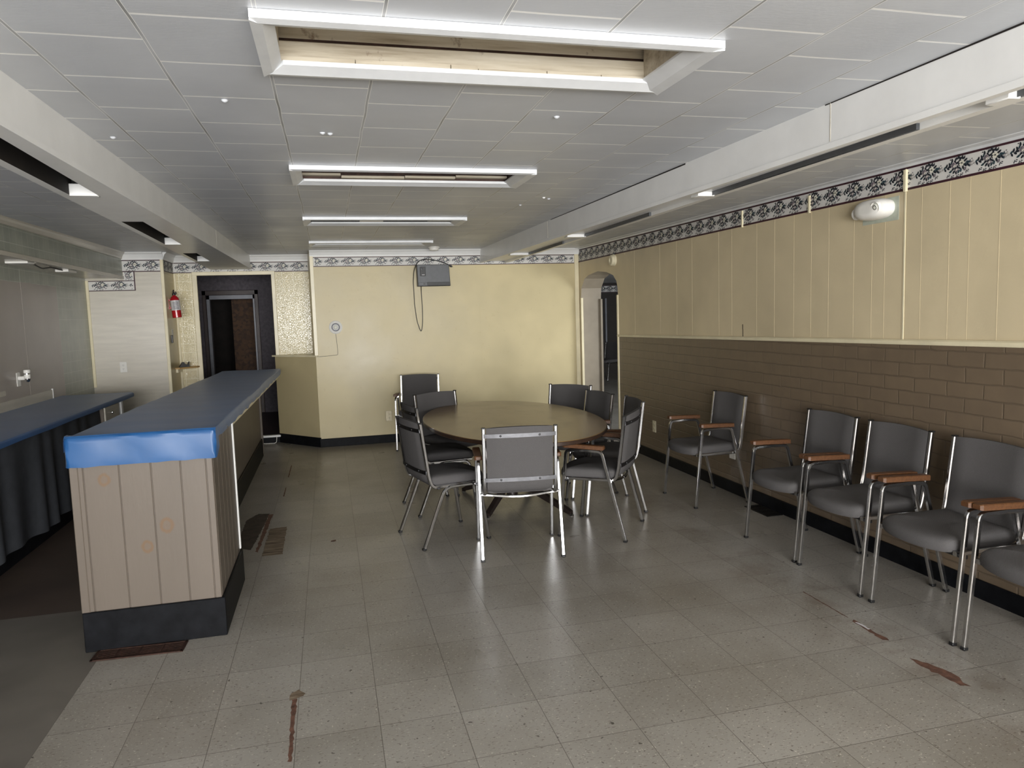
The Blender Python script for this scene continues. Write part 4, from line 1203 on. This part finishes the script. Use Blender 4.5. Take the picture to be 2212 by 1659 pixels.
def heater_box():
    y1 = YB - .003
    root = empty('wall_box_unit', (1.27, y1, 2.015), 'dark grey electric box high on the yellow wall with a black cord looped below', 'wall appliance')
    x0, x1, z0, z1, d = 1.075, 1.472, 1.888, 2.146, .10
    m = MB(); R = [[(x0 + k, y, z0 + k), (x1 - k, y, z0 + k), (x1 - k - kk, y, z1 - k), (x0 + k - .006, y, z1 - k)] for y, k, kk in ((y1, 0, .012), (y1 - d + .006, 0, .012), (y1 - d, .006, .012))]
    m.loft(R, 0, False); m.build('casing', M['appliance'], root)
    yf = y1 - d
    m = MB(); m.box(x0 + .115, x1 - .006, yf - .004, yf, z0 + .006, z0 + .048, 0, .002, 1)
    for i in range(20): m.box(x0 + .12 + i * .0135, x0 + .128 + i * .0135, yf - .006, yf - .003, z0 + .01, z0 + .044, 0)
    m.build('vent_grille', M['black'], root)
    m = MB(); m.box(x0 + .012, x0 + .11, yf - .003, yf, z0 + .008, z0 + .046, 0, .002, 1); m.box(x0 + .065, x0 + .09, yf - .005, yf - .002, z0 + .02, z0 + .036, 1); m.build('switch_panel', [M['appliance'], M['black']], root)
    m = MB(); m.box(x0 + .03, x0 + .098, yf - .003, yf, z0 + .122, z0 + .232, 0, .003, 1); cp = m.build('control_panel', M['black'], root)
    m = MB(); m.lathe([(.014, 0), (.013, .01), (.001, .012)], 0, 16, Matrix.Translation((x0 + .052, yf - .003, z0 + .208)) @ Matrix.Rotation(PI / 2, 4, 'X')); m.build('dial', M['appliance'], cp)
    m = MB(); m.box(x0 + .052, x0 + .085, yf - .005, yf - .003, z0 + .134, z0 + .140, 0); m.build('mark', M['label'], cp)
    yc = y1 - .012
    pts = [(1.12, yc - .03, 1.888), (1.122, yc, 1.82), (1.128, yc, 1.6), (1.123, yc, 1.44), (1.108, yc, 1.36), (1.098, yc, 1.345), (1.085, yc, 1.37), (1.055, yc, 1.47), (1.035, yc, 1.66), (1.03, yc, 1.95), (1.04, yc - .03, 2.08), (1.075, yc - .06, 2.17), (1.13, yc - .08, 2.208), (1.22, yc - .07, 2.212), (1.34, yc - .06, 2.19), (1.44, yc - .06, 2.155), (1.475, yc - .06, 2.135)]
    m = MB(); m.tube(fillet(pts, .04, 3), .0045, 0, 8); cd = m.build('power_cord', M['black'], root)
    m = MB(); m.tube([(1.475, yc - .06, 2.135), (1.50, yc - .06, 2.118)], .012, 0, 8); m.tube([(1.50, yc - .06, 2.122), (1.513, yc - .06, 2.113)], .003, 0, 6); m.build('plug', M['black'], cd)
    localize(root)
heater_box()

def round_device():
    root = empty('round_wall_light', (.086, YB, 1.43), 'round white disc on the yellow wall with a thin wire below it', 'wall fixture')
    R = Matrix.Rotation(PI / 2, 4, 'X')
    m = MB(); m.lathe([(.079, 0), (.079, .004), (.07, .012), (.056, .014), (.05, .008)], 0, 32, R); m.build('rim', M['white_plastic'], root)
    m = MB(); m.lathe([(.05, .006), (.046, .013), (.03, .006), (.028, .010)], 0, 28, R); m.build('reflector', M['grey_trim'], root)
    m = MB(); m.lathe([(.027, .008), (.02, .015), (.006, .018), (.001, .018)], 0, 20, R); m.build('lens', M['lens'], root)
    m = MB(); m.tube(fillet([(-.004, -.004, -.078), (.004, -.004, -.16), (.01, -.004, -.31), (.005, -.004, -.33), (-.1, -.004, -.337), (-.24, -.004, -.343)], .015, 3), .0022, 0, 6); m.build('wire', M['appliance'], root)
round_device()

def emergency_light():
    m = MB(); m.box(XR - .0012, XR, 3.495, 3.78, 1.985, 2.118); struct(m.build('wall_patch', M['patch']))
    root = empty('emergency_light', (XR, 3.655, 2.062), 'white twin-head emergency light high on the tan wall panel', 'emergency light')
    # oval housing, superellipse lofted outward from the wall (-x)
    m = MB(); R = []
    for x, k in ((0, .96), (-.02, 1.0), (-.05, .97), (-.075, .85), (-.088, .62), (-.093, .3)):
        ring = []
        for i in range(40):
            a = 2 * PI * i / 40; e = .8
            ring.append((x, math.copysign(abs(math.cos(a)) ** e, math.cos(a)) * .135 * k, math.copysign(abs(math.sin(a)) ** e, math.sin(a)) * .06 * (k ** .8)))
        R.append(ring)
    m.loft(R); m.build('housing', M['white_plastic'], root)
    for name, loc, rot in (('lamp_head', (-.078, -.075, .004), (0, -PI / 2 + .15, .35)), ('lamp_head', (-.035, .137, -.008), (-PI / 2 + .0, -.0, -.0))):
        X = Matrix.Translation(loc) @ (Matrix.Rotation(-PI / 2 - .25, 4, 'Y') if loc[1] < 0 else Matrix.Rotation(-PI / 2, 4, 'X') @ Matrix.Rotation(-.2, 4, 'Y'))
        m = MB(); m.lathe([(.034, -.012), (.034, .006), (.031, .012), (.027, .009), (.027, .004)], 0, 24, X); h = m.build(name, M['white_plastic'], root)
        m = MB(); m.lathe([(.026, .004), (.02, .01), (.012, .013), (.009, .016), (.001, .017)], 0, 20, X); m.build('lens', M['lens'], h)
        m = MB(); m.lathe([(.013, .0125), (.0135, .015), (.0105, .015)], 0, 18, X); m.build('bulb_ring', M['chrome_dull'], h)
emergency_light()

def alarm():
    root = empty('alarm_horn', (XR, 7.70, 2.088), 'round ivory alarm sounder on the wall above the archway', 'alarm')
    X = Matrix.Rotation(-PI / 2, 4, 'Y')
    m = MB(); m.lathe([(.066, 0), (.066, .02), (.062, .024)], 0, 28, X); m.build('base', M['ivory'], root)
    m = MB(); m.lathe([(.06, .024), (.06, .042), (.052, .05), (.03, .05), (.028, .044), (.001, .044)], 0, 28, X); m.build('cover', M['ivory'], root)
    m = MB(); m.tube([(-.006, 0, .06), (-.006, 0, .085)], .008, 0, 8); m.build('wire', M['appliance'], root)
alarm()
def smoke():
    z = zc(8.55)
    root = empty('smoke_detector', (1.25, 8.55, z), 'round white smoke detector on the ceiling in front of the back wall', 'smoke detector')
    m = MB(); m.lathe([(.066, 0), (.066, -.012), (.06, -.016)], 0, 28); m.build('base', M['white_plastic'], root)
    m = MB(); m.lathe([(.056, -.016), (.056, -.03), (.046, -.042), (.02, -.044), (.001, -.044)], 0, 28); m.build('cover', M['white_plastic'], root)
smoke()

def register(loc, rz, w, d, mat, label):
    root = empty('floor_register', loc, label, 'floor register'); root.rotation_euler = (0, 0, rz)
    m = MB()
    for a in ((-w / 2, w / 2, -d / 2, -d / 2 + .012), (-w / 2, w / 2, d / 2 - .012, d / 2), (-w / 2, -w / 2 + .014, -d / 2, d / 2), (w / 2 - .014, w / 2, -d / 2, d / 2)): m.box(a[0], a[1], a[2], a[3], 0, .006, 0, .0015, 1)
    m.build('frame', M[mat], root)
    m = MB()
    n = 9
    for i in range(n):
        y = -d / 2 + .014 + (d - .028) * (i + .5) / n; m.box(-w / 2 + .012, w / 2 - .012, y - .003, y + .003, .001, .0045, 0)
    for x in (-w / 4, 0, w / 4): m.box(x - .003, x + .003, -d / 2 + .01, d / 2 - .01, .001, .005, 0)
    m.build('grille', M[mat], root)
    m = MB(); m.box(-w / 2 + .01, w / 2 - .01, -d / 2 + .01, d / 2 - .01, .0002, .001, 0); m.build('duct', M['black'], root)
register((-.935, 3.60, 0), math.radians(-3), .40, .115, 'register', 'rusty brown floor register at the foot of the bar end')
register((3.075, 4.68, 0), PI / 2, .30, .13, 'register_dk', 'black floor register by the brick wall behind the chair legs')

m = MB(); m.tube(fillet([(-.86, 9.44, .006), (-.80, 9.42, .006), (-.73, 9.41, .006), (-.705, 9.425, .012), (-.70, 9.445, .06), (-.70, 9.46, .078)], .02, 4), .004, 0, 8)
tag(m.build('white_cable', M['white_plastic']), 'thin white cable curling on the floor at the doorway step', 'cable')

# worn places in the floor
def blob(m, pts, z, mat=0, seed=1, jag=.006):
    rr = random.Random(seed); P = []
    for i in range(len(pts)):
        a = Vector(pts[i]); b = Vector(pts[(i + 1) % len(pts)])
        k = max(2, int((b - a).length / .02))
        for j in range(k):
            p = a.lerp(b, j / k); P.append((p.x + rr.uniform(-jag, jag), p.y + rr.uniform(-jag, jag), z))
    m.add(P, [tuple(range(len(P)))], mat)
def floor_wear():
    m = MB()
    blob(m, [(-.216, 2.5), (-.203, 2.5), (-.203, 2.93), (-.222, 2.93)], .0006, 0, 1, .003)
    blob(m, [(-.235, 2.92), (-.18, 2.945), (-.17, 2.965), (-.2, 3.0), (-.225, 2.985)], .0008, 1, 2, .004)
    blob(m, [(2.355, 2.23), (2.385, 2.22), (2.40, 2.33), (2.365, 2.44), (2.335, 2.47), (2.33, 2.40)], .0006, 0, 3, .008)
    blob(m, [(2.36, 2.66), (2.385, 2.64), (2.382, 2.78), (2.385, 2.88), (2.362, 2.86)], .0006, 0, 4, .006)
    blob(m, [(2.37, 2.76), (2.385, 2.76), (2.383, 2.84), (2.371, 2.85)], .0009, 2, 5, .003)
    blob(m, [(2.372, 2.9), (2.378, 2.9), (2.380, 3.25), (2.374, 3.25)], .0006, 0, 6, .002)
    blob(m, [(-.55, 4.98), (-.53, 4.95), (-.51, 5.6), (-.50, 5.92), (-.535, 5.92)], .0006, 0, 7, .004)
    # bare patch beside the bar
    blob(m, [(-.69, 5.1), (-.58, 5.02), (-.55, 5.5), (-.53, 5.95), (-.62, 5.97), (-.69, 5.8)], .0005, 4, 8, .004)
    blob(m, [(-.50, 4.86), (-.37, 4.86), (-.375, 5.52), (-.495, 5.5)], .0005, 1, 9, .004)
    blob(m, [(-.46, 6.5), (-.45, 6.5), (-.45, 6.85), (-.458, 6.85)], .0006, 0, 10, .002); blob(m, [(-.46, 7.3), (-.45, 7.3), (-.45, 7.9), (-.458, 7.9)], .0006, 0, 11, .002)
    blob(m, [(-.06, 5.02), (-.02, 5.03), (-.03, 5.06), (-.055, 5.05)], .0006, 0, 12, .006)
    struct(m.build('floor_wear', [M['rust'], M['subwood'], M['label'], M['dark'], M['subdark']], fixn=False))
floor_wear()

# ------------------------------------------------------------------ light
def area(name, loc, rot, sx, sy, power, col=(1, 1, 1)):
    l = bpy.data.lights.new(name, 'AREA'); l.shape = 'RECTANGLE'; l.size = sx; l.size_y = sy; l.energy = power; l.color = col
    o = bpy.data.objects.new(name, l); COL.objects.link(o); o.location = loc; o.rotation_euler = rot; return o
area('daylight_shop_window', (.35, YF - .16, 1.25), (PI / 2, 0, 0), 5.0, 1.85, 810, (1.0, .995, .985))
area('daylight_next_room', (6.6, 6.3, 1.4), (PI / 2, 0, 0), 2.6, 1.6, 170, (.95, .98, 1.0))
w = bpy.data.worlds.new('world'); SC.world = w; w.use_nodes = True
bg = w.node_tree.nodes['Background']; bg.inputs[0].default_value = (.75, .87, 1.0, 1); bg.inputs[1].default_value = .6

SC.view_settings.view_transform = 'Standard'; SC.view_settings.look = 'None'
SC.view_settings.exposure = 0.2; SC.view_settings.gamma = 1.0; SC.view_settings.use_curve_mapping = False
SC.cycles.use_denoising = True
SC.cycles.max_bounces = 7; SC.cycles.diffuse_bounces = 4; SC.cycles.use_adaptive_sampling = True; SC.cycles.adaptive_threshold = .035
SC.cycles.sample_clamp_indirect = 8.0
